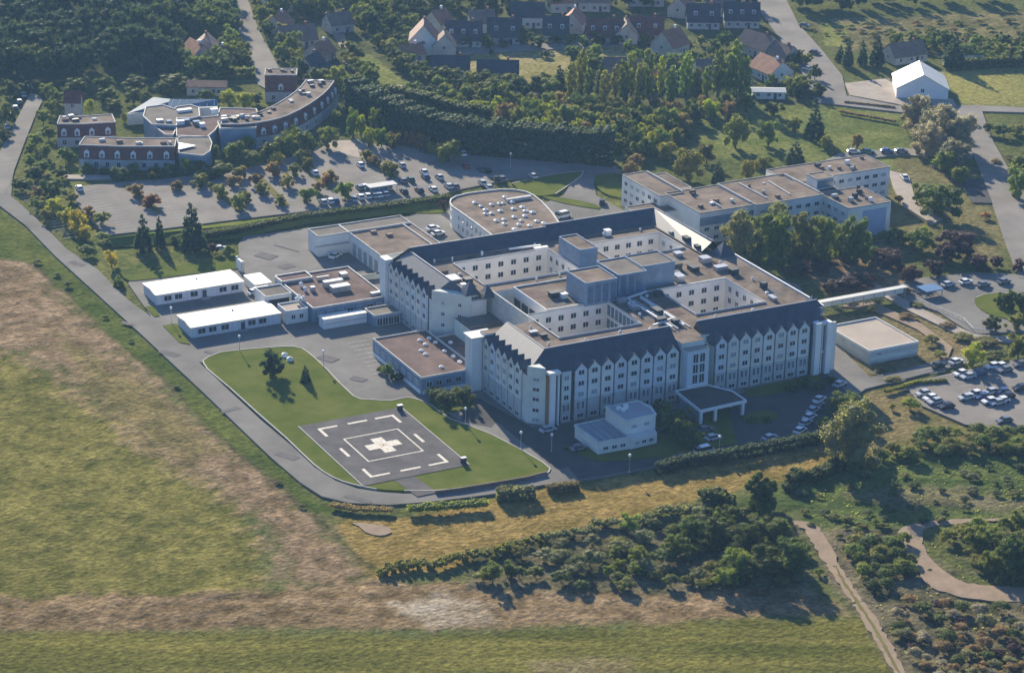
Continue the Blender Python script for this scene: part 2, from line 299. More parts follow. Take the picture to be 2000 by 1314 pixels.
# ------------------------------------------------------------------ roads, yards, parking, lawns
Z1, Z2, Z3, Z4, Z5 = 0.42, 0.46, 0.50, 0.60, 0.64     # made ground stands a little proud of the rough meadow
def raised(name, pts, z, m, sm=0, jit=0.0):
    poly = gp(pts)
    if sm: poly = smooth(poly, sm, True)
    if jit:
        q = []; rj = random.Random(len(name)*7+len(pts))
        for i in range(len(poly)):
            p0, p1 = poly[i], poly[(i+1) % len(poly)]; L = math.hypot(p1[0]-p0[0], p1[1]-p0[1]); k = max(1, int(L/1.3))
            for s in range(k): q.append((p0[0]+(p1[0]-p0[0])*s/k+rj.uniform(-jit, jit), p0[1]+(p1[1]-p0[1])*s/k+rj.uniform(-jit, jit)))
        poly = q
    mb = MB(); mb.prism(poly, -0.3, z, 0)
    o = tag(part(name, mb, m, None), kind='structure'); return poly
YARD = [(300, 630), (299, 626), (250, 556), (262, 540), (470, 530), (465, 480), (476, 465), (600, 448), (800, 425), (870, 402), (905, 380), (1060, 400), (1100, 385), (1115, 360), (1150, 335), (1200, 335), (1185, 352), (1160, 362), (1165, 385), (1230, 420), (1330, 470),
        (1560, 560), (1640, 680), (1700, 740), (1900, 690), (1910, 706), (1690, 762), (1650, 790), (1615, 850), (1500, 870), (1420, 885), (1280, 915), (1190, 932), (1120, 943), (1060, 925), (940, 850), (860, 800), (700, 790), (560, 685), (397, 712), (340, 690)]
raised('service_yard', YARD, Z1, 'asphalt')
rl = [(-60, 480), (0, 405), (50, 443), (108, 503), (163, 553), (221, 606), (274, 654), (400, 772), (459, 829), (529, 896), (586, 945), (628, 972), (680, 985), (760, 989), (860, 981), (960, 968), (1060, 950), (1130, 940)]
rr = [(1110, 915), (1060, 928), (960, 950), (900, 959), (855, 966), (788, 967), (744, 964), (698, 957), (656, 942), (615, 916), (568, 872), (511, 824), (449, 767), (395, 716), (334, 654), (299, 624), (252, 590), (218, 556), (191, 529), (130, 489), (68, 426), (22, 386), (25, 350), (-60, 330)]
raised('forecourt', [(905, 802), (925, 775), (1040, 838), (1330, 800), (1610, 730), (1650, 765), (1650, 790), (1612, 850), (1500, 868), (1420, 883), (1280, 913), (1190, 930), (1125, 940), (1062, 900), (970, 826), (960, 838), (900, 826)], Z1+0.012, 'asphalt_dk')  # dark sheet shaped to the hospital's cast shadow, deepening the shade in its colour
raised('perimeter_road', rl+rr, Z2, 'asphalt', 0)
raised('north_road', [(-60, 360), (-60, 320), (0, 299), (38, 226), (60, 184), (75, 188), (83, 200), (70, 226), (50, 276), (28, 335), (24, 352), (8, 385)], Z3, 'asphalt_lt')
raised('parking_lot_west', [(145, 368), (215, 360), (330, 351), (460, 336), (560, 312), (640, 275), (700, 278), (760, 288), (850, 285), (1000, 300), (1200, 326), (1215, 340), (1150, 337), (1100, 346), (1000, 352), (900, 372), (860, 383), (750, 397), (640, 410), (450, 433), (290, 453), (205, 462), (150, 400)], Z1+0.01, 'asphalt_lt')
raised('lot_path', [(125, 344), (215, 345), (218, 353), (130, 352)], Z2, 'paving')
raised('hospice_forecourt', [(640, 280), (700, 275), (760, 300), (700, 310), (650, 300)], Z2, 'paving')
raised('north_lane', [(415, -10), (475, -10), (505, 60), (552, 150), (545, 172), (505, 168), (485, 100), (450, 40)], Z1, 'asphalt_lt', 3)
raised('east_road', [(1475, -10), (1530, -10), (1560, 50), (1605, 100), (1645, 150), (1655, 197), (1590, 197), (1570, 150), (1525, 80), (1485, 25)], Z1, 'asphalt_lt')
raised('cross_lane', [(1590, 190), (1660, 190), (1770, 212), (1900, 208), (2060, 215), (2060, 224), (1920, 220), (1870, 224), (1760, 222), (1600, 203)], Z2, 'asphalt_lt')
raised('barn_yard', [(1650, 165), (1735, 155), (1760, 190), (1860, 195), (1870, 212), (1760, 207), (1660, 188)], Z1-0.02, 'paving')
raised('right_road', [(1860, 215), (1915, 212), (1940, 280), (1980, 350), (2060, 420), (2060, 560), (1990, 545), (1965, 480), (1935, 390), (1895, 290)], Z3, 'asphalt_lt')
raised('drop_off_loop', [(1745, 560), (1800, 545), (1900, 535), (2060, 540), (2060, 660), (1985, 650), (1900, 655), (1830, 610), (1770, 590)], Z1, 'asphalt')
raised('footpath', [(1640, 560), (1690, 545), (1790, 600), (1900, 655), (1990, 662), (1990, 672), (1890, 665), (1780, 612), (1680, 556)], Z2, 'paving')
raised('ramp_path', [(1640, 600), (1700, 590), (1800, 635), (1860, 680), (1850, 705), (1835, 700), (1838, 680), (1790, 645), (1700, 605)], Z1-0.01, 'track')
raised('parking_lot_east', [(1765, 752), (1830, 738), (1900, 722), (2060, 690), (2060, 845), (1960, 838), (1885, 832), (1800, 795)], Z2, 'asphalt_lt')
raised('roadside_parking', [(1600, 322), (1640, 302), (1770, 292), (1900, 300), (1900, 312), (1760, 305), (1660, 315)], Z2, 'asphalt_lt')
raised('residence_path', [(1735, 335), (1775, 345), (1790, 400), (1840, 430), (1820, 440), (1765, 405), (1745, 370)], Z2, 'paving')
raised('playground_pad', [(1870, 355), (1940, 350), (1965, 400), (1900, 398)], Z1, 'asphalt_dk')
raised('residential_lane', [(880, 96), (1240, 80), (1245, 90), (900, 108)], Z1, 'asphalt_lt')
raised('footpath_north', [(625, 15), (645, 15), (672, 65), (680, 95), (665, 95), (640, 50)], Z1, 'track')
raised('allee', [(770, 168), (1000, 178), (1120, 182), (1120, 188), (990, 185), (760, 176)], Z1, 'paving')
TRK = [(1570, 1034), (1584, 1058), (1599, 1083), (1633, 1132), (1663, 1177), (1701, 1237), (1746, 1314), (1760, 1340), (1786, 1340), (1768, 1314), (1740, 1258), (1708, 1203), (1671, 1155), (1641, 1109), (1626, 1068), (1600, 1032), (1580, 1022), (1540, 1016), (1538, 1020)]
raised('rutted_track', TRK, 0.2, 'track', 0, 0.35)
raised('track_grass_strip', [(1632, 1105), (1641, 1122), (1668, 1163), (1706, 1218), (1759, 1314), (1770, 1340), (1766, 1340), (1753, 1314), (1700, 1220), (1664, 1166), (1637, 1124)], 0.24, 'lawn_dry', 0, 0.18)
TRK2 = [(1752, 1040), (1778, 1024), (1850, 1016), (1990, 1012), (1990, 1016), (1855, 1024), (1806, 1036), (1803, 1069), (1831, 1102), (1864, 1131), (1930, 1145), (2060, 1150), (2060, 1178), (1960, 1176), (1897, 1171), (1831, 1154), (1799, 1128), (1776, 1086)]
raised('sandy_track', TRK2, 0.22, 'track', 2, 0.45)
raised('puddle_patch', [(690, 1022), (730, 1025), (765, 1032), (755, 1045), (725, 1045)], 0.2, 'track', 2, 0.4)
LAWN = [(397, 708), (430, 692), (520, 683), (575, 681), (602, 692), (640, 727), (690, 777), (720, 784), (765, 786), (800, 780), (842, 795), (880, 822), (960, 852), (1060, 907), (1072, 925), (1045, 936), (960, 948), (900, 957), (850, 962), (790, 962), (735, 959), (690, 950), (650, 936), (612, 910), (560, 860), (505, 812), (450, 762), (405, 724)]
raised('helipad_lawn', LAWN, Z4, 'lawn', 3)
for q in ([(240, 366), (252, 364), (320, 418), (306, 420)], [(385, 350), (398, 349), (480, 416), (466, 418)], [(492, 342), (505, 341), (566, 404), (553, 406)], [(575, 318), (588, 316), (650, 372), (637, 374)], [(700, 300), (712, 300), (775, 352), (762, 353)], [(610, 378), (622, 377), (640, 396), (628, 398)]):
    raised('planted_strip', q, Z4-0.02, 'lawn_dry')
raised('lawn_islet', [(1000, 362), (1060, 348), (1140, 338), (1115, 362), (1085, 382), (1040, 385)], Z4, 'lawn', 2)
raised('lawn_islet_east', [(1165, 345), (1215, 345), (1222, 385), (1190, 385), (1165, 368)], Z4, 'lawn', 2)
raised('lawn_court_edge', [(1060, 388), (1100, 390), (1160, 402), (1170, 412), (1100, 400)], Z4, 'lawn', 2)
raised('lawn_strip_north', [(240, 545), (460, 500), (466, 528), (280, 550), (255, 552)], Z4, 'lawn')
raised('lawn_between_cabins', [(318, 640), (345, 635), (372, 676), (350, 672)], Z4, 'lawn')
raised('lawn_by_cabin', [(283, 604), (300, 600), (312, 620), (302, 622)], Z4, 'lawn')
raised('lawn_by_dock', [(790, 412), (880, 398), (870, 420), (815, 420)], Z4, 'lawn')
raised('turning_circle_lawn', [(1905, 585), (1950, 575), (2060, 590), (2060, 640), (1960, 625), (1915, 608)], Z4, 'lawn', 3)
raised('shrub_bed_front', [(1450, 815), (1500, 805), (1520, 815), (1495, 830), (1455, 828)], Z4, 'lawn', 2)
raised('facade_bed', [(1455, 765), (1520, 750), (1600, 735), (1605, 745), (1500, 775), (1460, 778)], Z4, 'lawn')
raised('west_facade_bed', [(836, 790), (925, 775), (925, 800), (870, 812)], Z4, 'lawn')
raised('annex_lawn', [(1105, 880), (1290, 850), (1420, 800), (1440, 870), (1300, 895), (1170, 905)], Z4, 'lawn')
for i, q in enumerate([(150, 515, 5, 2), (250, 632, 4, 1.4), (330, 690, 6, 2.2), (450, 800, 5, 1.6), (560, 890, 6, 2), (700, 975, 7, 1.6), (520, 500, 6, 4), (560, 520, 4, 3), (640, 700, 5, 3), (420, 690, 6, 1.6), (700, 740, 4, 2.4), (1150, 400, 3, 2), (560, 485, 9, .5), (620, 735, 8, .4)]):
    x, y = g(q[0], q[1], .45); an = math.radians([-62, -58, -60, 12][i % 4]); c_, s_ = math.cos(an), math.sin(an); rp_ = random.Random(i)
    pl = [(x+c_*px_-s_*py_+rp_.uniform(-.2, .2), y+s_*px_+c_*py_+rp_.uniform(-.2, .2)) for px_, py_ in ((-q[2]/2, -q[3]/2), (0, -q[3]*.52), (q[2]/2, -q[3]/2), (q[2]/2, q[3]/2), (.2, q[3]*.5), (-q[2]/2, q[3]/2))]
    sheet('asphalt_patch', pl, Z3+.004*(1+i % 3), 'patch')
# bank north of the dock: a long low grass bank
mb = MB(); pl = gp([(200, 470), (450, 437), (640, 415), (860, 388), (895, 376)]); pr = gp([(220, 486), (455, 470), (600, 440), (800, 418), (880, 398)])
for i in range(4):
    a0, a1, b0, b1 = pl[i], pl[i+1], pr[i], pr[i+1]; m0 = ((a0[0]+b0[0])/2, (a0[1]+b0[1])/2); m1 = ((a1[0]+b1[0])/2, (a1[1]+b1[1])/2)
    mb.face([(*b0, .4), (*b1, .4), (*m1, 2.0), (*m0, 2.0)]); mb.face([(*m0, 2.0), (*m1, 2.0), (*a1, .45), (*a0, .45)])
tag(part('grass_bank', mb, 'lawn', None), kind='structure')
# kerbs
def kerb(name, pts, sm=2):
    mb = MB(); p = smooth(gp(pts), sm)
    for i in range(len(p)-1): mb.bar(p[i], p[i+1], 0.28, 0.3, Z4+0.08+0.003*(i % 2), 0, ext=0.05)
    tag(part(name, mb, 'kerb', None), kind='structure')
kerb('kerb', LAWN[0:20]); kerb('kerb', LAWN[20:]+[LAWN[0]])
kerb('kerb', [(1000, 362), (1060, 348), (1140, 338), (1115, 362), (1085, 382)])
kerb('kerb', [(1905, 585), (1950, 575), (2060, 590)])

# helipad
hx0, hx1, hy0, hy1 = -50.0, -23.2, -12.9, 23.8
hp = thing('helipad', -36.5, 5.5, 'dark asphalt helicopter pad with white cross, square and dashed outline on the lawn', 'helipad')
mb = MB(); mb.box(hx0, hy0, 0.2, hx1, hy1, 0.70); part('slab', mb, 'pad', hp)
zz = 0.706
def mark(name, poly, z=zz):
    mb = MB(); mb.prism(poly, z-0.02, z); part(name, mb, 'paint', hp)
cx, cy = -36.4, 5.5
def rectp(x0, y0, x1, y1): return [(x0, y0), (x1, y0), (x1, y1), (x0, y1)]
k = 1.45; L_ = 4.2
mark('cross', [(cx-k, cy-L_), (cx+k, cy-L_), (cx+k, cy-k), (cx+L_, cy-k), (cx+L_, cy+k), (cx+k, cy+k), (cx+k, cy+L_), (cx-k, cy+L_), (cx-k, cy+k), (cx-L_, cy+k), (cx-L_, cy-k), (cx-k, cy-k)])
mb = MB(); 
for q in ([(-.55, -.9), (-.3, -.9), (-.3, .9), (-.55, .9)], [(.3, -.9), (.55, -.9), (.55, .9), (.3, .9)], [(-.3, -.13), (.3, -.13), (.3, .13), (-.3, .13)]):
    mb.prism([(cx+y_*1.1, cy-x_*1.1) for x_, y_ in q], zz-0.01, zz+0.006)
part('letter_h', mb, M['orange'], hp)
for q in ((cx-7.1, cy-7.1, cx+7.1, cy-6.75), (cx-7.1, cy+6.75, cx+7.1, cy+7.1), (cx-7.1, cy-6.73, cx-6.75, cy+6.73), (cx+6.75, cy-6.73, cx+7.1, cy+6.73)): mark('line', rectp(*q))
ow_ = 0.75; X0, X1, Y0, Y1 = -46.6, -26.8, -9.6, 20.5
for sx, sy in ((0, 0), (1, 0), (0, 1), (1, 1)):
    x_ = X1 if sx else X0; y_ = Y1 if sy else Y0; dx = -1 if sx else 1; dy = -1 if sy else 1
    pl = [(x_, y_), (x_+dx*5, y_), (x_+dx*5, y_+dy*ow_), (x_+dx*ow_, y_+dy*ow_), (x_+dx*ow_, y_+dy*5), (x_, y_+dy*5)]
    mark('corner_mark', pl)
mark('dash', rectp(cx-2.5, Y0, cx+2.5, Y0+ow_)); mark('dash', rectp(cx-2.5, Y1-ow_, cx+2.5, Y1))
mark('dash', rectp(X0, 3.0, X0+ow_, 8.0)); mark('dash', rectp(X1-ow_, 3.0, X1, 8.0))
raised('helipad_path', [(762, 936), (800, 928), (855, 966), (815, 974)], Z4+0.03, 'pad')
for xx in (hx1, hx0): mb = MB(); mb.bar((xx, hy0), (xx, hy1), .22, .5, .76); part('edge_kerb', mb, 'kerb', hp)
for (u, v, lb) in ((781, 806, 'small dark cabinet at the far corner of the helicopter pad'), (905, 909, 'small dark cabinet at the right corner of the helicopter pad')):
    x, y = g(u, v); t = thing('equipment_cabinet', x, y, lb, 'cabinet'); mb = MB(); mb.box(x-.6, y-.4, .3, x+.6, y+.4, 2.0); part('cabinet_body', mb, 'slate_dk', t)
    mb = MB(); mb.box(x-.7, y-.5, 2.0, x+.7, y+.5, 2.12); part('cabinet_lid', mb, 'metal', t)
mb = MB(); p = gp([(850, 968), (900, 962), (960, 952), (1030, 940), (1068, 930)])
for i in range(4): mb.bar(p[i], p[i+1], .25, .4, 1.3+.01*(i % 2))
tag(part('low_wall', mb, 'browntile', None), 'low reddish wall along the near edge of the helipad lawn', 'wall')

# painted lines of the car parks
mb = MB()
for i in range(9):
    x0, y0 = g(679+i*6.2, 671+i*7.6, .45); mb.box(x0, y0, .3, x0+5.4, y0+.22, Z2+.01)
for r0 in range(7):
    for i in range(16):
        bx, by = -58+r0*17, 213-i*2.6-r0*1.2
        mb.box(bx, by, .3, bx+4.8, by+.15, Z2+0.004)
for r0 in range(3):
    for i in range(12): mb.box(93+r0*13, -6-i*2.6-r0*2, .3, 98+r0*13, -5.85-i*2.6-r0*2, Z3+.004)
tag(part('parking_bay_lines', mb, 'paint_old', None), 'worn white bay lines painted across the car parks', 'road marking', kind='stuff')
for (u, v, lb) in ((790, 775, 'pair of pale crossing stripes at the end of the drive beside the lawn'),):
    pass
# ------------------------------------------------------------------ windows
_wc = {}
def win_meshes(wd, ht, blind=False):
    key = (round(wd, 2), round(ht, 2), blind)
    if key not in _wc:
        mb = MB(); t = .09
        for q in ((-wd/2, -ht/2, -wd/2+t, ht/2), (wd/2-t, -ht/2, wd/2, ht/2), (-wd/2+t, -ht/2, wd/2-t, -ht/2+t), (-wd/2+t, ht/2-t, wd/2-t, ht/2), (-t/2, -ht/2+t, t/2, ht/2-t)):
            mb.box(q[0], -.10, q[1], q[2], 0.0, q[3])
        f = mesh('window', mb, 'frame')
        mb = MB(); mb.box(-wd/2+t, -.045, -ht/2+t, wd/2-t, 0.0, ht/2-t); p_ = mesh('pane', mb, 'blind' if blind else 'glass')
        _wc[key] = (f, p_)
    return _wc[key]
def window(par, x, y, z, rz=0.0, wd=1.5, ht=1.2, blind=None):
    if blind is None: blind = rnd.random() < .32
    f, p_ = win_meshes(wd, ht, blind); L = par.location
    o = put('window', f, par, (x-L[0], y-L[1], z-L[2]), rz); put('pane', p_, o); return o
def windows_on(par, p, q, n, zs, wd=1.5, ht=1.2, off=.02, m=0.8, blind=None):
    # n columns evenly along the wall p -> q (outside on the right-hand side of p->q), rows zs
    dx, dy = q[0]-p[0], q[1]-p[1]; L = math.hypot(dx, dy); dx /= L; dy /= L; rz = math.atan2(dy, dx)
    for i in range(n):
        s = m+(L-2*m)*((i+.5)/n)
        for z in zs: window(par, p[0]+dx*s+dy*off, p[1]+dy*s-dx*off, z, rz, wd, ht, blind)
def heightmap(rects, base=0.0):
    xs = sorted({r_[0] for r_ in rects} | {r_[2] for r_ in rects}); ys = sorted({r_[1] for r_ in rects} | {r_[3] for r_ in rects})
    Hh = [[base]*(len(ys)-1) for _ in range(len(xs)-1)]
    for x0, y0, x1, y1, z in rects:
        for i in range(len(xs)-1):
            for j in range(len(ys)-1):
                if xs[i] >= x0-1e-6 and xs[i+1] <= x1+1e-6 and ys[j] >= y0-1e-6 and ys[j+1] <= y1+1e-6: Hh[i][j] = z
    wl, rf = MB(), MB(); gh = lambda i, j: Hh[i][j] if 0 <= i < len(xs)-1 and 0 <= j < len(ys)-1 else base
    for i in range(-1, len(xs)-1):
        for j in range(-1, len(ys)-1):
            z = gh(i, j)
            if i >= 0 and j >= 0 and z > base: rf.face([(xs[i], ys[j], z), (xs[i+1], ys[j], z), (xs[i+1], ys[j+1], z), (xs[i], ys[j+1], z)])
            if j >= 0:
                z2 = gh(i+1, j); x = xs[i+1]; a_, b_ = min(z, z2), max(z, z2)
                if z != z2:
                    f = [(x, ys[j], a_), (x, ys[j+1], a_), (x, ys[j+1], b_), (x, ys[j], b_)]; wl.face(f if z > z2 else f[::-1])
            if i >= 0:
                z2 = gh(i, j+1); y = ys[j+1]; a_, b_ = min(z, z2), max(z, z2)
                if z != z2:
                    f = [(xs[i], y, a_), (xs[i+1], y, a_), (xs[i+1], y, b_), (xs[i], y, b_)]; wl.face(f if z < z2 else f[::-1])
    return wl, rf

# ------------------------------------------------------------------ the hospital
hos = thing('hospital_building', 43, 43, 'large pale hospital with slate mansard roofs, gabled bays and four inner courtyards', 'hospital')
T = 15.0
rects = [(0, 0, 86, 86, T), (0, 28, 15, 52, 0), (0, 52, 1.5, 86, 0), (1.5, 52, 9, 58, 0), (5, 30, 15, 52, 9.0),
         (0, 0, 3.2, 3.2, 0), (15, 55, 43, 73, 1.0), (54, 58, 76.5, 71.5, 1.0), (53.5, 14.5, 74, 33.5, 1.0), (15, 15, 38, 32, 1.0), (15, 32, 21.2, 50.5, 8.0),
         (3.2, 0, 40.6, 6.6, 12.5), (0, 3.2, 6.6, 25.4, 12.5), (3.2, 3.2, 6.6, 6.6, 12.5), (49.9, 0, 86, 6.6, 12.5), (1.5, 58, 7, 86, 12.5), (7, 80, 86, 86, 12.5), (81, 53, 86, 80, 12.5),
         (47, 0, 49.9, 2.5, 0)]
wl, rf = heightmap(rects)
for q in ([(1.5, 58), (9, 50.4), (9, 58)], [(0, 3.2), (3.2, 0), (3.2, 3.2)]):
    mb = MB(); mb.prism(q, 0, T-.01); part('corner_wall', mb, 'wall2', hos)
part('outer_wall', wl, 'wall2', hos)
part('flat_roof', rf, 'gravel', hos)
# courtyards: cream lining walls standing 5 cm proud, with parapet and windows
courts = [(15, 55, 43, 73), (54, 58, 76.5, 71.5), (53.5, 14.5, 74, 33.5), (15, 15, 38, 32)]
for ci, (x0, y0, x1, y1) in enumerate(courts):
    mb = MB(); e_ = .06
    mb.box(x0, y1-e_, 1, x1, y1, T+.5); mb.box(x1-e_, y0, 1, x1, y1-e_, T+.5)
    if ci != 3: mb.box(x0, y0, 1, x0+e_, y1-e_, T+.5)
    mb.box(x0+e_, y0, 1, x1-e_, y0+e_, T+.5)
    o = part('courtyard_wall', mb, 'court', hos)
    mb = MB(); mb.rim([(x0, y0), (x1, y0), (x1, y1), (x0, y1)], .26, T+.02, T+.4); part('coping', mb, 'coping', hos)
    n_c = int((x1-x0)/3.6); m_c = int((y1-y0)/3.6)
    windows_on(hos, (x0, y1-e_), (x1, y1-e_), n_c, (13.0, 10.0, 7.0), 1.6, 1.5, blind=False)
    if ci == 3: continue
    windows_on(hos, (x1-e_, y1), (x1-e_, y0), m_c, (13.0, 10.0), 1.5, 1.5)
# glazed gallery on the right side of the near-left court
mb = MB(); mb.box(37.7, 15.5, 12.1, 37.93, 31.5, 14.6); mb.box(37.7, 15.5, 8.4, 37.93, 31.5, 10.9); part('glazed_gallery', mb, 'glassroof', hos)
mb = MB()
for i in range(9): mb.box(37.55, 15.6+i*1.97, 8.2, 37.7, 15.75+i*1.97, 14.9)
mb.box(37.5, 15.5, 11.2, 37.7, 31.5, 11.9); part('gallery_mullion', mb, 'white', hos)
# bright wall with parapet west of the central block
mb = MB(); mb.box(21.0, 33.0, 8, 21.2, 50.5, T+.5); part('parapet_wall', mb, 'white', hos)
mb = MB()
for i in range(4): mb.box(20.88, 34.2+i*4.1, 9.0, 21.0, 37.4+i*4.1, 12.8)
part('glazing', mb, 'glass', hos)
mb = MB(); mb.bar((14.85, 30), (14.85, 50.8), .35, T+.02-6, T+.45); part('coping', mb, 'coping', hos)
mb = MB(); mb.box(21.2, 32.6, T, 38, 33, T+.5); mb.box(21.2, 50.6, T, 37, 50.9, T+.4); part('coping', mb, 'coping', hos)
mb = MB(); mb.box(9.05, 51.85, 9.3, 14.6, 51.98, 13.8); part('glazing', mb, 'glass', hos)
mb = MB()
for i in range(5): mb.box(9.1+i*1.3, 51.7, 9.2, 9.2+i*1.3, 51.84, 14)
part('mullion', mb, 'frame', hos)
# raised blocks on the roof
def block(x0, y0, x1, y1, z0, z1, wm, rm, nm='roof_block'):
    mb = MB(); mb.box(x0, y0, z0, x1, y1, z1); o = part(nm, mb, wm, hos)
    mb = MB(); mb.box(x0+.25, y0+.25, z1, x1-.25, y1-.25, z1+.03); part('block_roof', mb, rm, hos)
    mb = MB(); mb.rim([(x0+.1, y0+.1), (x1-.1, y0+.1), (x1-.1, y1-.1), (x0+.1, y1-.1)], .25, z1-.01, z1+.3); part('block_parapet', mb, wm, hos)
block(31.3, 31.5, 40.4, 41.4, T, 21, 'bluewall', 'gravel')
block(42.2, 34.0, 50.5, 45.5, T, 20.6, 'bluewall', 'gravel2'); block(50.5, 36.5, 60.3, 45.5, T, 20.8, 'bluewall', 'gravel2')
block(40.4, 36, 42.2, 40, T, 20, 'bluewall', 'gravel2', 'link_block')
block(43.3, 56, 48.6, 67.5, T, 20, 'bluewall', 'gravel')
mb = MB()
CLAD = mat('teal_glass_panel', (0.11, 0.17, 0.25), rough=.3, var=.2)
for x0 in (32, 34.2, 36.4, 38.6, 43, 45.3, 47.6):
    mb = MB(); mb.box(x0, (31.38 if x0 < 41 else 33.88), 15.6, x0+1.5, (31.48 if x0 < 41 else 33.98), 20.3); part('cladding_panel', mb, CLAD, hos)
# mansards
def mans(pts, nm='mansard', m='slate'):
    mb = MB()
    for f in pts: mb.face(f)
    return part(nm, mb, m, hos)
RZ, EZ = 17.3, 12.7
# front-left + corner hip + left-front
mans([[(3.6, 0, EZ), (40.6, 0, EZ), (40.6, 6, RZ), (6, 6, RZ)], [(6, 6, RZ), (40.6, 6, RZ), (40.6, 7.6, T), (7.6, 7.6, T)], [(40.6, 0, EZ), (40.6, 7.6, T), (40.6, 6, RZ)]])
mans([[(0, 3.6, EZ), (3.6, 0, EZ), (6, 6, RZ)]], 'mansard_hip')
mans([[(0, 25.4, EZ), (0, 3.6, EZ), (6, 6, RZ), (6, 25.4, RZ)], [(6, 6, RZ), (7.6, 7.6, T), (7.6, 25.4, T), (6, 25.4, RZ)], [(0, 25.4, EZ), (6, 25.4, RZ), (7.6, 25.4, T)]])
mans([[(49.6, 0, EZ), (80, 0, EZ), (83, 3, 14.6), (83.6, 6, RZ), (48.4, 6, RZ)], [(48.4, 6, RZ), (83.6, 6, RZ), (83.6, 7.6, T), (48.4, 7.6, T)], [(49.6, 0, EZ), (48.4, 6, RZ), (48.4, 7.6, T)], [(83.6, 6, RZ), (83, 3, 14.6), (86, 5, 14.2), (84.5, 7.6, T), (83.6, 7.6, T)]])
mans([[(1.5, 83, EZ), (1.5, 59.5, EZ), (6.4, 57.0, RZ), (6.4, 83, RZ)], [(6.4, 57.0, RZ), (7.8, 56.5, T), (7.8, 80, T), (6.4, 83, RZ)]])
mans([[(1.5, 59.5, EZ), (4.6, 55.3, EZ), (9.2, 53.0, T), (6.4, 57, RZ)]], 'mansard_hip')
def turret(x, y, r, z0, z1, m='slate'):
    mb = MB(); c_ = [(x-r, y-r), (x+r, y-r), (x+r, y+r), (x-r, y+r)]
    for i in range(4): mb.face([(*c_[i], z0), (*c_[(i+1) % 4], z0), (x, y, z1)])
    part('turret_roof', mb, m, hos)
turret(9.5, 52.5, 2.2, T+.0, 18.2); turret(13.5, 50.6, 2.0, T-.8, 17.2); turret(83.6, 50.0, 2.6, T, 18.6); turret(84, 8.5, 2, T, 17.6)
BZ = 18.0
mans([[(6.4, 81.5, BZ), (47, 81.5, BZ), (47, 86, EZ), (1.5, 86, EZ)], [(6.4, 81.5, BZ), (8.5, 77.2, T), (47, 77.2, T), (47, 81.5, BZ)]])
mans([[(47, 83, BZ), (81.5, 83, BZ), (86, 86, EZ), (47, 86, EZ)], [(47, 83, BZ), (47, 78.0, T), (78, 78.0, T), (81.5, 83, BZ)], [(47, 81.5, BZ), (47, 77.2, T), (47, 78, T), (47, 83, BZ)]])
mans([[(86, 53, EZ), (86, 86, EZ), (81.5, 83, BZ), (82.2, 53, BZ)], [(81.5, 83, BZ), (78, 78, T), (78, 53, T), (82.2, 53, BZ)]])
mb = MB(); mb.box(85.6, 6, T, 86, 53, T+.5); part('parapet', mb, 'white', hos)
for p_, q_, z_ in (((6, 6.15), (40.6, 6.15), RZ), ((48.4, 6.15), (83.6, 6.15), RZ), ((6.1, 6.3), (6.1, 25), RZ), ((6.4, 57), (6.4, 81), RZ), ((6.4, 81.6), (47, 81.6), BZ), ((47, 83.1), (81.5, 83.1), BZ), ((82, 53), (81.6, 82.9), BZ)):
    mb = MB(); mb.bar(p_, q_, .22, z_-.05, z_+.13); part('ridge_flashing', mb, 'metal', hos)
# dark wall faces behind the bays
for q in ((7.2, -.08, 40.4, 0), (50, -.08, 77.8, 0), (-.08, 5.6, 0, 25.2), (1.42, 59.5, 1.5, 83)): mb = MB(); mb.box(q[0], q[1], 0, q[2], q[3], EZ); part('recessed_wall', mb, 'slate_dk', hos)
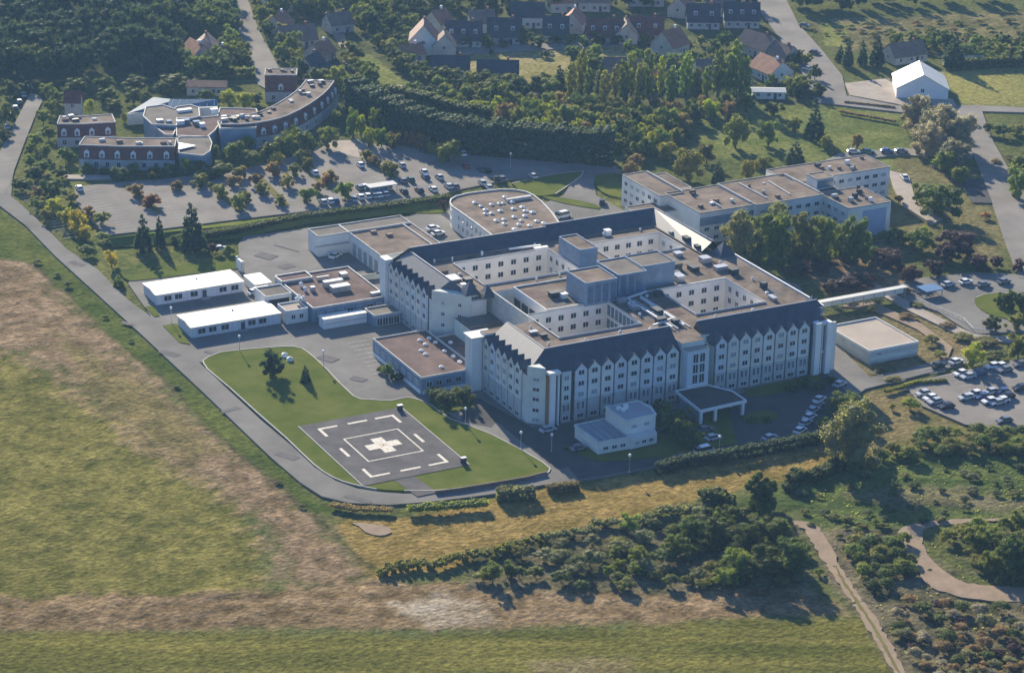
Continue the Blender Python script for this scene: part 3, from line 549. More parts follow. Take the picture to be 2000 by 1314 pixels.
# gabled bays
def bay(x, y, rz, wd, gable=True, upper='wall', tall=True, top=14.9):
    L = hos.location; c_, s_ = math.cos(rz), math.sin(rz)
    def tr(px_, py_): return (x+c_*px_-s_*py_, y+s_*px_+c_*py_)
    def poly(pts, y0, y1, mm, nm):   # outline in (across, z), extruded along local y
        mb = MB(); n = len(pts); i0 = len(mb.v)
        mb.v += [(*tr(a_, y0), z) for a_, z in pts]+[(*tr(a_, y1), z) for a_, z in pts]
        mb.f.append(tuple(range(n))); mb.m.append(0)
        for k_ in range(n): mb.f.append(((k_+1) % n, k_, n+k_, n+(k_+1) % n)); mb.m.append(0)
        return part(nm, mb, mm, hos)
    h_ = wd/2; lo = 5.6
    if gable: poly([(-h_, lo), (h_, lo), (h_, top-1.7), (0, top), (-h_, top-1.7)], -.5, -.08, (rnd.choice(['bay_a', 'bay_b', 'bay_c', 'bay_d']) if upper == 'wall' else upper), 'gable_bay')
    else: poly([(-h_, lo), (h_, lo), (h_, top-1.6), (-h_, top-1.6)], -.5, -.08, upper, 'gable_bay')
    poly([(-h_, 0), (h_, 0), (h_, lo-.03), (-h_, lo-.03)], -.45, -.08, 'wall_low', 'lower_bay')
    if gable:   # dormer roof running back into the mansard
        mb = MB(); zr = top+.12; ze = top-1.62; hw = h_+.14
        yb_r = (zr-EZ)/(RZ-EZ)*6; yb_e = (ze-EZ)/(RZ-EZ)*6
        for sg in (-1, 1): 
            f = [(*tr(0, -.62), zr), (*tr(0, yb_r), zr), (*tr(sg*hw, yb_e), ze), (*tr(sg*hw, -.62), ze)]
            mb.face(f); mb.face([(p_[0], p_[1], p_[2]-.12) for p_ in f][::-1])
            mb.face([f[0], f[3], (f[3][0], f[3][1], f[3][2]-.12), (f[0][0], f[0][1], f[0][2]-.12)])
        part('dormer_roof', mb, 'slate', hos)
    ww = wd*.52
    for z in ((12.6, 9.8, 7.0) if gable else (11.8, 9.2, 6.8)):
        px_, py_ = tr(0, -.52); window(hos, px_, py_, z, rz, ww, 1.3)
    if tall:
        for dx_ in (-.62, .62):
            px_, py_ = tr(dx_*wd/3.2, -.47); window(hos, px_, py_, 4.1, rz, .85, 2.0, False)
    px_, py_ = tr(0, -.47); window(hos, px_, py_, 1.5, rz, ww*1.1, 1.1, False)
for i in range(8): bay(12.6+i*3.62, 0, 0, 3.2, gable=True, tall=i % 2 == 0 or i > 3)
bay(8.6, 0, 0, 2.6, gable=False, upper='wall2')
for i in range(8): bay(51.8+i*3.45, 0, 0, 3.05, gable=i < 7 or True)
for i in range(6): bay(0, 24.2-i*3.3-.6, -math.pi/2, 2.95, tall=False)
for i in range(7): bay(1.5, 82-i*3.3-.9, -math.pi/2, 2.95, tall=False)
# chamfered corners with windows
windows_on(hos, (0, 3.2), (3.2, 0), 1, (11.8, 9.3, 6.8, 4.0, 1.5), 1.7, 1.0)
windows_on(hos, (1.5, 58), (9, 50.4), 2, (12, 9, 6, 3), 1.0, 1.0)
# corner fin towers
def fins(xs, name='fin_tower', y0=-1.6):
    for (x0, x1, yy, z1, m) in xs:
        mb = MB(); mb.box(x0, yy, 0, x1, 0.0 if yy < 0 else yy+.3, z1); part(name if m != 'glass' else 'glazed_strip', mb, m, hos)
fins([(3.3, 3.75, -.7, 13.2, 'orange'), (3.9, 5.1, -1.7, 14.0, 'white'), (5.2, 5.75, -.9, 13.2, 'glass'), (5.85, 6.25, -1.5, 13.6, 'white'), (6.35, 7.1, -.7, 13.2, 'glass')])
mb = MB(); mb.box(3.3, -1.8, 13.6, 6.4, 0, 14.3); part('tower_cap', mb, 'wall', hos)
fins([(78.0, 78.5, -.5, 13.8, 'glass'), (78.6, 80.2, -1.8, 14.4, 'white'), (80.3, 81.7, -.8, 13.6, 'glass'), (80.9, 81.15, -1.2, 13.6, 'white'), (81.9, 83.4, -1.8, 14.2, 'white'), (83.5, 85.4, -.5, 13.4, 'wall')])
mb = MB(); mb.box(80.3, -1.2, 13.4, 81.8, 0, 14.1); part('tower_cap', mb, 'wall', hos)
mb = MB(); mb.box(80.3, -1.0, 6.0, 81.8, -.8, 6.4); part('tower_band', mb, 'white', hos)
fins([(-3.4, -.6, 25.6, 14.0, 'white')]); mb = MB(); mb.box(-3.2, 25.9, 0, 5, 29.6, 14.2); mb.box(-3.6, 25.4, 14.2, 3, 30, 14.5); part('stair_tower', mb, 'wall', hos)
mb = MB(); mb.box(.2, 83.2, 0, 2.4, 86.6, 15.0); part('stair_tower', mb, 'white', hos)
# link pieces of the west recess
mb = MB(); mb.box(1.5, 30, 0, 5, 34, 11.5); mb.box(9.1, 50.5, 0, 13.4, 51.8, 13.5); part('link_block', mb, 'wall', hos)
mb = MB(); mb.face([(3, 29.8, 14.5), (9, 29.8, 14.5), (9, 34, 11), (3, 34, 11)]); part('link_roof', mb, 'gravel2', hos)
mb = MB(); mb.box(5.5, 44, 9, 14.5, 50, 9.4); part('link_roof', mb, 'gravel2', hos)
# mid stair tower
mb = MB(); mb.box(40.8, -2.6, 0, 46.9, 6.5, 13.6); part('stair_tower', mb, mat('pale_blue_render', (.58, .66, .70), var=.05), hos)
mb = MB(); mb.box(40.9, -2.5, 13.6, 46.8, 7, 13.75); mb.face([(40.9, 6.4, 13.76), (46.8, 6.4, 13.76), (46.8, 7.9, T+.1), (40.9, 7.9, T+.1)]); part('tower_roof', mb, 'roof_pink', hos)
for z in (11.6, 8.9, 6.2):
    for x in (43.1, 45.0): window(hos, x, -2.62, z, 0, 1.5, 2.4, False)
for x in (42.0, 43.8, 45.6): window(hos, x, -2.62, 2.2, 0, 1.2, 2.2, True)
mb = MB(); mb.box(40.8, -2.7, 4.4, 46.9, -2.6, 4.7); part('tower_band', mb, 'white', hos)
for z in (12.0, 9.2, 6.4, 3.6): window(hos, 48.6, 2.48, z, 0, 1.2, 1.2)
# parapets round the flat roofs and seams
mb = MB(); mb.box(50.5, 33.6, T, 74, 33.9, T+.45); mb.box(47.6, 8, T, 47.9, 33, T+.35); mb.box(44.2, 8, T, 44.5, 30, T+.5); part('roof_upstand', mb, 'coping', hos)
mb = MB(); mb.box(8, 77, T, 76, 77.25, T+.35); mb.box(77.7, 36, T, 78, 78, T+.4); part('roof_upstand', mb, 'gravel2', hos)
# plant on the roofs
def plant(x, y, sx, sy, h_, z=T, m='metal', nm='roof_unit'):
    mb = MB(); mb.box(x-sx/2, y-sy/2, z, x+sx/2, y+sy/2, z+h_*.85); mb.box(x-sx/2-.1, y-sy/2-.1, z+h_*.85, x+sx/2+.1, y+sy/2+.1, z+h_); part(nm, mb, m, hos)
def vent(x, y, r=.5, h_=1.0, z=T, m='white'):
    mb = MB(); mb.cyl(x, y, z, z+h_*.6, r*.7); mb.cyl(x, y, z+h_*.6, z+h_, r, r2=r*.3); part('roof_vent', mb, m, hos)
for q in [(11, 76), (16, 75.5), (25, 76), (37, 76), (41, 76.5), (52, 75), (62, 76), (73, 75.5), (10.5, 12), (20, 11), (30, 11.5), (38, 10.5), (12, 24), (57, 11), (68, 11), (78, 20), (80, 30), (79, 44),
          (45, 47), (47, 53), (50, 51), (13, 65), (12, 60), (45.8, 17), (40.5, 20), (46, 24), (42, 28), (49, 31), (29, 53), (36, 53.5)]: vent(*q, r=rnd.uniform(.3, .6), h_=rnd.uniform(.6, 1.2))
for q in [(9.5, 68, 2.6, 1.4, .9, 'gravel_red'), (10, 63, 3, 4, .6, 'metal'), (12.5, 59.5, 2, 2, 1.2, 'slate_dk'), (28, 41, 3.4, 1.8, 1.4, 'slate_dk'), (29.5, 39.2, 1.6, 1.4, 1.3, 'white'), (63, 76, 1.6, 1.6, 1.6, 'white'), (41, 73, 3.8, 1.0, .9, 'white'),
          (79.5, 62, 1.6, 2.2, 1.7, 'slate_dk'), (79.8, 56, 2.4, 1.8, 1.3, 'slate_dk'), (79, 69, 1.2, 1.2, 1.1, 'metal'), (66, 48, 3.2, 7, 1.7, 'gravel2'), (70, 43, 2, 3, 1.2, 'slate_dk'), (76.5, 40, 3.4, 2, 1.2, 'metal'), (76, 47, 2.5, 2.5, 1.4, 'metal'),
          (62.5, 38, 2.2, 3, 1.6, 'metal'), (64, 41.5, 1.5, 1.5, 1.1, 'slate_dk'), (78, 36, 2.2, 1.8, 1.5, 'slate_dk'), (79.5, 24, 1.5, 1.5, 1.6, 'slate_dk'), (77, 16, 1.2, 2.6, .9, 'metal'), (12.3, 18, 1.6, 1, .8, 'slate_dk'), (11, 21, 2, 1.2, .7, 'metal'),
          (43, 14, 2.6, 1.6, 1.4, 'slate_dk'), (46, 12, 1.8, 1.4, 1.2, 'slate_dk'), (45.5, 20, 1.8, 3, 1.3, 'slate_dk'), (41.8, 25, 2, 2.2, 1.1, 'metal'), (41, 30, 2.4, 1.2, 1.3, 'metal'), (36.5, 29.0+3.6, 3, .8, .9, 'white'), (52, 30.5, 2, 1.5, 1.2, 'slate_dk'), (55, 52, 5, 2, .8, 'metal'), (72, 54, 2, 2, 1, 'metal'), (9.5, 56, 1.2, 1.2, 1.3, 'white')]: plant(*q[:5], m=q[5])
for q in [(10, 74.3, 4, 2), (25, 74, 7, 2.4), (47, 70, 2.6, 6), (49.6, 60, 3, 5), (60, 74.5, 6, 2.5), (79, 66, 2, 5), (62, 52, 8, 4), (70, 50, 5, 5), (77, 45, 4, 7), (80, 22, 3, 8), (25, 11, 7, 3), (33, 11, 4, 2.4), (11, 20, 3, 6), (24, 45, 5, 6), (27, 36.5, 7, 4), (63, 10.5, 8, 3), (50, 20, 3.4, 7), (41.5, 20, 2.4, 8), (12, 70, 2.6, 7)]:
    mb = MB(); mb.box(q[0]-q[2]/2, q[1]-q[3]/2, T-.02, q[0]+q[2]/2, q[1]+q[3]/2, T+.025); part('roof_felt_patch', mb, rnd.choice(['gravel_red', 'gravel2', 'patch']), hos)
# pipe runs
mb = MB()
for p_, q_ in (((43.0, 31), (43.2, 9)), ((43.2, 31), (50, 33)), ((46.5, 30), (46.6, 9)), ((38.5, 33), (43, 31)), ((39.5, 12), (46, 14)), ((33, 76), (42, 75))): mb.bar(p_, q_, .45, T+.35, T+.8)
part('roof_duct', mb, 'white', hos)

# ------------------------------------------------------------------ flat-roofed neighbours (footprints in metres)
def flatblock(name, label, cat, rects, wall, roof, cop='coping', z0=0, rim=True, group=None, ch=.35):
    xs = [r_[0] for r_ in rects]+[r_[2] for r_ in rects]; ys = [r_[1] for r_ in rects]+[r_[3] for r_ in rects]
    t = thing(name, sum(xs)/len(xs), sum(ys)/len(ys), label, cat, group)
    wl, rf = heightmap(rects); part('wall', wl, wall, t); part('roof', rf, roof, t)
    if rim:
        for x0, y0, x1, y1, z in rects:
            if z <= 0: continue
            mb = MB(); mb.rim([(x0+.1, y0+.1), (x1-.1, y0+.1), (x1-.1, y1-.1), (x0+.1, y1-.1)], .22, z-.2, z+ch); part('coping', mb, cop, t)
    return t
low = flatblock('clinic_wing', 'low flat-roofed blue-white wing with reddish roof and skylights, beside the helipad lawn', 'building', [(-15.2, 29.2, -.3, 57.5, 4.6), (-.3, 31, 8.8, 52, 4.6)], 'bluewall', 'gravel_red')
windows_on(low, (-15.2, 57.5), (-15.2, 29.2), 7, (2.8,), 2.0, 1.4, blind=True); windows_on(low, (-15.2, 29.2), (-.3, 29.2), 5, (2.8,), 1.6, 1.5)
mb = MB(); mb.box(-15.35, 29.6, .2, -15.2, 57, 1.4); mb.box(-15, 29.05, .2, -.5, 29.2, 1.3); part('plinth_panel', mb, 'white', low)
for i, (u, v) in enumerate([(820, 664), (831, 672), (823, 684), (831, 691), (862, 716), (838, 660), (850, 668), (868, 685), (885, 695), (898, 706), (880, 668)]):
    x, y = g(u, v, 4.8); mb = MB(); mb.cyl(x, y, 4.6, 4.9, .62); mb.cyl(x, y, 4.9, 5.15, .6, r2=.2); part('skylight', mb, 'white', low)
kit = flatblock('kitchen_building', 'low building with reddish-brown roof between the white cabins and the hospital', 'building', [(-20.2, 83.8, 1.0, 108.8, 4.4), (-20.4, 104, -11.5, 109, 4.9)], 'bluewall', 'gravel_red', cop='metal')
windows_on(kit, (-20.2, 83.8), (1, 83.8), 7, (2.6,), 1.8, 1.4)
for q in ((-8.5, 97.5, 5.5, 1.6, 1.6), (-8.2, 93.5, 5.2, 2.4, 1.5), (-3, 103, 2, 2, 1), (-9, 103, 3.6, .5, .9), (-15, 96, 1.2, 1.2, 1.3), (-1, 86.5, 3, 1.2, .8)):
    mb = MB(); mb.box(q[0]-q[2]/2, q[1]-q[3]/2, 4.4, q[0]+q[2]/2, q[1]+q[3]/2, 4.4+q[4]); part('roof_unit', mb, 'metal', kit)
for u, v in ((588, 556), (596, 565), (580, 585), (592, 583), (584, 580)):
    x, y = g(u, v, 5); mb = MB(); mb.cyl(x, y, 4.4, 5.4, .4); mb.cyl(x, y, 5.4, 5.7, .6, r2=.2); part('roof_vent', mb, 'white', kit)
sd1 = flatblock('plant_room', 'small grey plant room with a shaded recessed front, left of the kitchen building', 'building', [(-28.0, 97, -20.6, 104.5, 4.2)], 'wall', 'gravel2', cop='wall')
mb = MB(); mb.box(-27.2, 96.88, .6, -21.4, 96.99, 3.4); part('louvre_panel', mb, 'glass', sd1)
sd2 = flatblock('boiler_room', 'small grey block in front of the plant room beside the second white cabin', 'building', [(-26.8, 86, -20.6, 92.0, 3.8)], 'wall', 'roof_pink', cop='wall')
windows_on(sd2, (-26.8, 86), (-20.6, 86), 2, (2.2,), 1.2, 1.3)
canteen = flatblock('entrance_porch', 'small dark-glazed porch between kitchen building and the hospital gables', 'porch', [(-7, 74.5, 1.0, 80.5, 3.4)], 'bluewall', 'gravel2')
windows_on(canteen, (-7, 74.5), (1, 74.5), 4, (1.7,), 1.6, 2.2, blind=False)
# white cabins
def cabin(x0, y0, label, nwin, door):
    x1, y1, h_ = x0+25, y0+10, 3.35
    t = thing('portable_cabin', x0+12.5, y0+5, label, 'cabin', 'white portable cabins by the road')
    mb = MB(); mb.box(x0+.15, y0+.15, .2, x1-.15, y1-.15, h_-.15); part('wall', mb, mat('cabin_panel', (.62, .64, .68), var=.04), t)
    mb = MB(); mb.face([(x0, y0, h_), (x1, y0, h_), (x1, y0+5, h_+.32), (x0, y0+5, h_+.32)]); mb.face([(x0, y0+5, h_+.32), (x1, y0+5, h_+.32), (x1, y1, h_), (x0, y1, h_)])
    mb.rim([(x0, y0), (x1, y0), (x1, y1), (x0, y1)], .2, h_-.3, h_+.04); part('roof', mb, 'white_roof', t)
    mb = MB()
    for i in range(11): mb.box(x0+2.2+i*2.1, y0+.2, h_+.02, x0+2.28+i*2.1, y1-.2, h_+.05)
    for i in range(11):
        xx = x0+2.2+i*2.1; mb.face([(xx, y0, h_+.03), (xx+.12, y0, h_+.03), (xx+.12, y0+5, h_+.36), (xx, y0+5, h_+.36)])
    part('roof_seam', mb, 'white', t)
    mb = MB()
    for i in range(18): mb.box(x0+.4+i*1.4, y0+.09, .3, x0+.46+i*1.4, y0+.15, h_-.3)
    for i in range(7): mb.box(x0+.09, y0+.5+i*1.4, .3, x0+.15, y0+.58+i*1.4, h_-.3)
    part('wall_batten', mb, 'metal', t)
    for fx in nwin: window(t, x0+fx, y0+.12, 2.0, 0, 2.2, 1.55, False)
    mb = MB(); mb.box(x0+door, y0+.05, .3, x0+door+1.1, y0+.15, 2.6); part('door', mb, 'slate_dk', t)
    mb = MB(); mb.box(x0+door-.6, y0-1.2, .2, x0+door+1.6, y0+.1, .75); part('door_step', mb, 'metal', t)
    mb = MB(); mb.cyl(x0+14, y0+6.5, h_+.1, h_+.7, .25); part('roof_vent', mb, 'metal', t)
cabin(-52.7, 113.0, 'farther long white cabin with five windows, by the grass verge', (3.4, 6.4, 10.8, 19.0, 22.4), 13.2)
cabin(-52.7, 87.2, 'nearer long white cabin on the dark shaded yard, right of the road bend', (3.0, 6.0, 9.4, 16.8, 19.8), 13.8)
ct = thing('container_unit', -13.3, 80.3, 'white container-like unit with ribbed roof in front of the kitchen building', 'container')
mb = MB(); mb.box(-19.4, 78.6, .4, -7.2, 81.8, 3.0); part('wall', mb, 'white', ct)
mb = MB(); mb.box(-19.5, 78.4, 3.0, -7.1, 80.0, 3.25); mb.box(-19.6, 80.2, 3.0, -11.5, 82.0, 3.3); part('roof', mb, 'white_roof', ct)
mb = MB(); mb.box(-19.0, 78.5, 1.7, -7.6, 78.6, 1.9); part('side_rail', mb, 'metal', ct)
# small shelter, truck box and steps beside the cabins
for nm, lb, ct_, (x0, y0, x1, y1, z), wm, rm in (('box_trailer', 'white box trailer parked behind the farther cabin', 'trailer', (-25.5, 110.5, -20.8, 118.5, 2.8), 'white', 'white_roof'),
        ('garden_shed', 'small white shed with lit roof right of the farther cabin', 'shed', (-26.5, 105.8, -22.4, 109.2, 2.6), 'white', 'white_roof')):
    t = thing(nm, (x0+x1)/2, (y0+y1)/2, lb, ct_); mb = MB(); mb.box(x0, y0, .3, x1, y1, z); part('body', mb, wm, t)
    mb = MB(); mb.box(x0-.15, y0-.15, z, x1+.15, y1+.15, z+.14); part('roof', mb, rm, t); mb = MB(); mb.box(x0+.4, y0-.05, .5, x1-.4, y0, z-.3); part('door', mb, 'glass' if nm == 'garden_shed' else 'metal', t)
# loading dock
dock = flatblock('loading_dock_building', 'large flat brown-roofed service building with white edging behind the hospital', 'building', [(10.5, 108, 29.8, 136.6, 6.2), (1.2, 129.6, 10.5, 136.6, 6.2)], 'wall', 'gravel', cop='coping')
mb = MB(); mb.box(10.6, 129.6, 6.2, 29.6, 136.4, 6.28); mb.box(1.3, 129.7, 6.2, 10.6, 136.4, 6.29); part('gravel_roof', mb, 'gravel2', dock)
mb = MB(); mb.box(10.6, 129.2, 6.2, 29.4, 129.5, 6.75); mb.box(26.9, 108.2, 6.2, 27.2, 129.3, 6.7); part('roof_upstand', mb, 'coping', dock)
mb = MB()
for i in range(5): mb.box(10.42, 110+i*3.6, .6, 10.5, 112.2+i*3.6, 4.2)
part('dock_door', mb, 'metal', dock)
mb = MB(); mb.box(.2, 129, 3.4, 10.4, 129.6, 3.7); part('dock_canopy', mb, 'metal', dock)
for q in ((16, 126), (19, 122)): mb = MB(); mb.box(q[0], q[1], 6.2, q[0]+1.6, q[1]+1.2, 6.9); part('roof_unit', mb, 'browntile', dock)
rw = thing('retaining_wall', -10, 113, 'long dark-topped retaining wall along the delivery yard behind the kitchen roof', 'wall'); mb = MB(); mb.bar((-26, 110.8), (9.8, 107.2), .5, 0, 1.8); part('wall', mb, 'wall_low', rw); mb = MB(); mb.bar((-26, 110.8), (9.8, 107.2), .6, 1.8, 1.95); part('coping', mb, 'slate_dk', rw)
gw = thing('gate_pillar', *g(470, 530), 'tall white gate panel at the left end of the delivery yard', 'gate'); x, y = g(469, 530); mb = MB(); mb.box(x-.3, y-2, .2, x+.3, y+2, 3.4); part('gate_panel', mb, 'white', gw)
mb = MB(); mb.box(x-.35, y-2.3, .2, x+.35, y-2, 3.7); mb.box(x-.35, y+2, .2, x+.35, y+2.3, 3.7); part('gate_post', mb, 'metal', gw)
# curved building
cp = [(44.6, 107), (45.3, 120), (45.6, 130), (45.6, 135.3), (46.6, 138.6), (48.2, 141.2), (50.8, 143), (55, 143.9), (60, 143.8), (65, 143.2), (69, 141.2), (71.2, 138), (71.6, 134), (71, 128), (69, 118), (66.5, 109)]
cb = thing('curved_building', 57, 126, 'low curved-end building with brown roof covered in white dome skylights', 'building')
mb = MB(); mb.prism(cp, 0, 7.0); part('wall', mb, 'wall', cb)
mb = MB(); mb.prism(cp, 7.0, 7.03); part('roof', mb, 'gravel', cb)
mb = MB(); mb.rim(cp, .4, 6.8, 7.45); part('coping', mb, 'coping', cb)
windows_on(cb, (45.6, 133), (44.7, 108), 8, (5.2, 2.6), .9, 1.5, blind=False)
windows_on(cb, (50.8, 143), (48.2, 141.2), 1, (5.0, 2.4), .9, 1.4); windows_on(cb, (48.2, 141.2), (46.6, 138.6), 1, (5.0, 2.4), .9, 1.4); windows_on(cb, (46.6, 138.6), (45.6, 135.3), 1, (5.0, 2.4), .9, 1.4)
for u, v in [(986, 385), (927, 396), (939, 403), (960, 400), (975, 398), (983, 397), (948, 410), (948, 418), (960, 417), (977, 412), (969, 431), (984, 429), (1004, 424), (1025, 422), (1026, 412), (1018, 431), (985, 437), (1013, 439), (1034, 441), (1005, 448), (1048, 432), (1062, 436), (1020, 405), (1040, 415), (1000, 395), (1003, 408)]:
    x, y = g(u, v, 7.2); s_ = rnd.uniform(.55, .85); mb = MB(); mb.box(x-s_, y-s_*.7, 7.0, x+s_, y+s_*.7, 7.4); i = len(mb.v)
    mb.face([(x-s_, y-s_*.7, 7.4), (x+s_, y-s_*.7, 7.4), (x, y, 7.75)]); mb.face([(x+s_, y-s_*.7, 7.4), (x+s_, y+s_*.7, 7.4), (x, y, 7.75)]); mb.face([(x+s_, y+s_*.7, 7.4), (x-s_, y+s_*.7, 7.4), (x, y, 7.75)]); mb.face([(x-s_, y+s_*.7, 7.4), (x-s_, y-s_*.7, 7.4), (x, y, 7.75)])
    part('skylight', mb, 'white', cb)
mb = MB(); mb.box(62, 132.5, 7.0, 70, 133.6, 7.9); part('roof_upstand', mb, 'coping', cb)
# east residence
er = flatblock('residence_building', 'three-storey stepped flat-roofed residence with blue-white walls behind the tall trees', 'building',
   [(91.5, 107, 109, 115.5, 6.6), (101.2, 112, 109, 134, 9.6), (109, 116.5, 114.5, 131.5, 9.2), (104, 94.5, 122, 114.5, 9.5), (122, 93.2, 145.3, 114.6, 9.8), (143, 107.5, 179, 120.5, 9.5), (145.3, 96, 153, 107.5, 9.1), (145.3, 80.6, 160.2, 96, 9.4), (147, 99.5, 153, 105, 12.2)], 'wall', 'gravel', cop='kerb', ch=.2)
mb = MB(); mb.box(104.05, 94.35, 5.6, 122, 94.45, 8.0); part('facade_band', mb, 'bluewall', er)
windows_on(er, (104, 94.5), (122, 94.5), 5, (7.2, 4.4, 1.8), 1.7, 1.2); windows_on(er, (122, 93.2), (145.3, 93.2), 7, (7.4, 4.6, 1.8), 1.7, 1.2)
windows_on(er, (101.2, 134), (101.2, 112), 6, (7.6, 5.0, 2.4), 1.8, 1.2); windows_on(er, (153, 107.5), (179, 107.5), 8, (7.4, 4.6, 1.8), 1.8, 1.2)
windows_on(er, (145.3, 96), (145.3, 80.6), 4, (7.2, 4.4, 1.8), 1.8, 1.2); windows_on(er, (145.3, 80.6), (160.2, 80.6), 1, (4.4, 1.8), 1.2, 1.2)
mb = MB(); mb.box(150.5, 80.45, 0, 158.6, 80.58, 8.0); part('end_panel', mb, mat('blue_end_panel', (.33, .40, .55), var=.08), er)
for p_, q_ in (((121.9, 96), (121.9, 113.5)), ((145, 95), (145, 113.5)), ((109, 112.5), (109, 133)), ((112, 96.5), (112, 102)), ((128, 97), (128, 112)), ((136, 97), (137, 110))): mb = MB(); mb.bar(p_, q_, .3, 9.4, 10.2); part('roof_upstand', mb, 'coping', er)
mb = MB(); mb.box(147.2, 99.35, 9.5, 152.8, 99.45, 11.8); part('penthouse_glazing', mb, 'glassroof', er)
for i in range(26):
    x, y = rnd.choice([(rnd.uniform(106, 120), rnd.uniform(98, 112)), (rnd.uniform(124, 143), rnd.uniform(96, 112)), (rnd.uniform(155, 176), rnd.uniform(110, 118)), (rnd.uniform(147, 158), rnd.uniform(83, 94))])
    s_ = rnd.uniform(.3, .9); mb = MB(); mb.box(x-s_, y-s_*.6, 9.2, x+s_, y+s_*.6, 10.0+rnd.uniform(.1, .8)); part('roof_unit', mb, rnd.choice(['metal', 'slate_dk', 'white', 'browntile']), er)
# east flat building and covered walkway
ef = flatblock('store_building', 'square single-storey building with a plain pale pink roof right of the hospital', 'building', [(96.2, -.6, 111.4, 18.3, 3.5)], 'wall_low', 'roof_pink', cop='court')
mb = MB(); mb.box(96.4, -.72, .8, 111.2, -.6, 1.9); part('facade_band', mb, 'wall2', ef); windows_on(ef, (96.2, -.6), (111.4, -.6), 3, (2.5,), 1.0, .7); windows_on(ef, (96.2, 18.3), (96.2, -.6), 4, (2.5,), 1.0, .7)
wk = thing('covered_walkway', 110, 34.6, 'long white-roofed covered walkway leading right from the hospital corner', 'walkway')
mb = MB(); mb.box(86.2, 33.9, 3.2, 133, 35.8, 3.4); part('roof', mb, 'white_roof', wk)
mb = MB(); mb.box(86.3, 35.5, 1.2, 132.8, 35.6, 3.2); part('side_panel', mb, 'court', wk)
for i in range(14): mb = MB(); mb.box(88+i*3.4, 34.0, .3, 88.15+i*3.4, 34.15, 3.2); part('post', mb, 'metal', wk)
# annex in front
an = thing('front_annex', 15, -14, 'pale two-level annex with ribbed roof standing in front of the hospital corner', 'building')
p1 = [(6.3, -20.4), (14.6, -20.8), (14.6, -9.0), (6.3, -9.2)]; p2 = [(14.4, -18.6), (22.9, -18.2), (24.0, -14), (23.2, -9.6), (14.4, -9.4)]
mb = MB(); mb.prism(p1, 0, 3.2); mb.prism([(14.6, -21.2), (22, -20.6), (22.6, -18.3), (14.6, -18.6)], 0, 3.2); part('wall', mb, 'wall', an)
mb = MB(); mb.prism(p2, 0, 6.6); part('upper_wall', mb, 'wall', an)
mb = MB(); mb.face([(6.5, -20.2, 3.22), (14.5, -20.6, 3.22), (14.5, -9.2, 3.5), (6.5, -9.4, 3.5)]); mb.prism([(x+(15-x)*.03, y) for x, y in p2], 6.6, 6.63); part('roof', mb, 'greyroof', an)
mb = MB()
for i in range(4): mb.box(8+i*1.8, -20.2, 3.3, 8.15+i*1.8, -9.3, 3.62)
part('roof_rib', mb, 'greyroof', an); mb = MB(); mb.rim(p2, .3, 6.5, 6.95); mb.rim(p1, .3, 3.1, 3.75); part('coping', mb, 'wall2', an)
windows_on(an, (6.3, -20.5), (14.6, -20.9), 3, (1.9,), 1.4, .9); windows_on(an, (14.6, -21.2), (22, -20.7), 3, (1.9,), 1.3, .9); windows_on(an, (14.4, -18.7), (22.9, -18.3), 2, (5.0,), 1.4, .9)
for q in ((17, -13, .5), (18.2, -12.2, .9), (16.4, -12, .6)): mb = MB(); mb.box(q[0]-.5, q[1]-.4, 6.6, q[0]+.5, q[1]+.4, 6.9+q[2]); part('roof_unit', mb, 'white', an)
# entrance canopy
cn = thing('entrance_canopy', 43, -10, 'large dark flat entrance canopy with white edge standing on white posts', 'canopy')
cpoly = [(36.7, -15.8), (49.9, -15.2), (50.0, -8.8), (46.5, -3), (37.6, -2.9)]
mb = MB(); mb.prism(cpoly, 3.7, 4.1, bottom=True); part('roof', mb, 'asphalt_dk', cn)
mb = MB(); mb.rim(cpoly, .35, 3.65, 4.35); part('fascia', mb, 'white', cn)
for x, y in ((37.2, -15.3), (41.3, -15.2), (49.3, -14.8), (49.4, -9.2)): mb = MB(); mb.box(x-.35, y-.35, .2, x+.35, y+.35, 3.7); part('post', mb, 'white', cn)
mb = MB(); mb.box(36.9, -15, .3, 37.1, -6, 3.2); part('side_screen', mb, 'bluewall', cn)

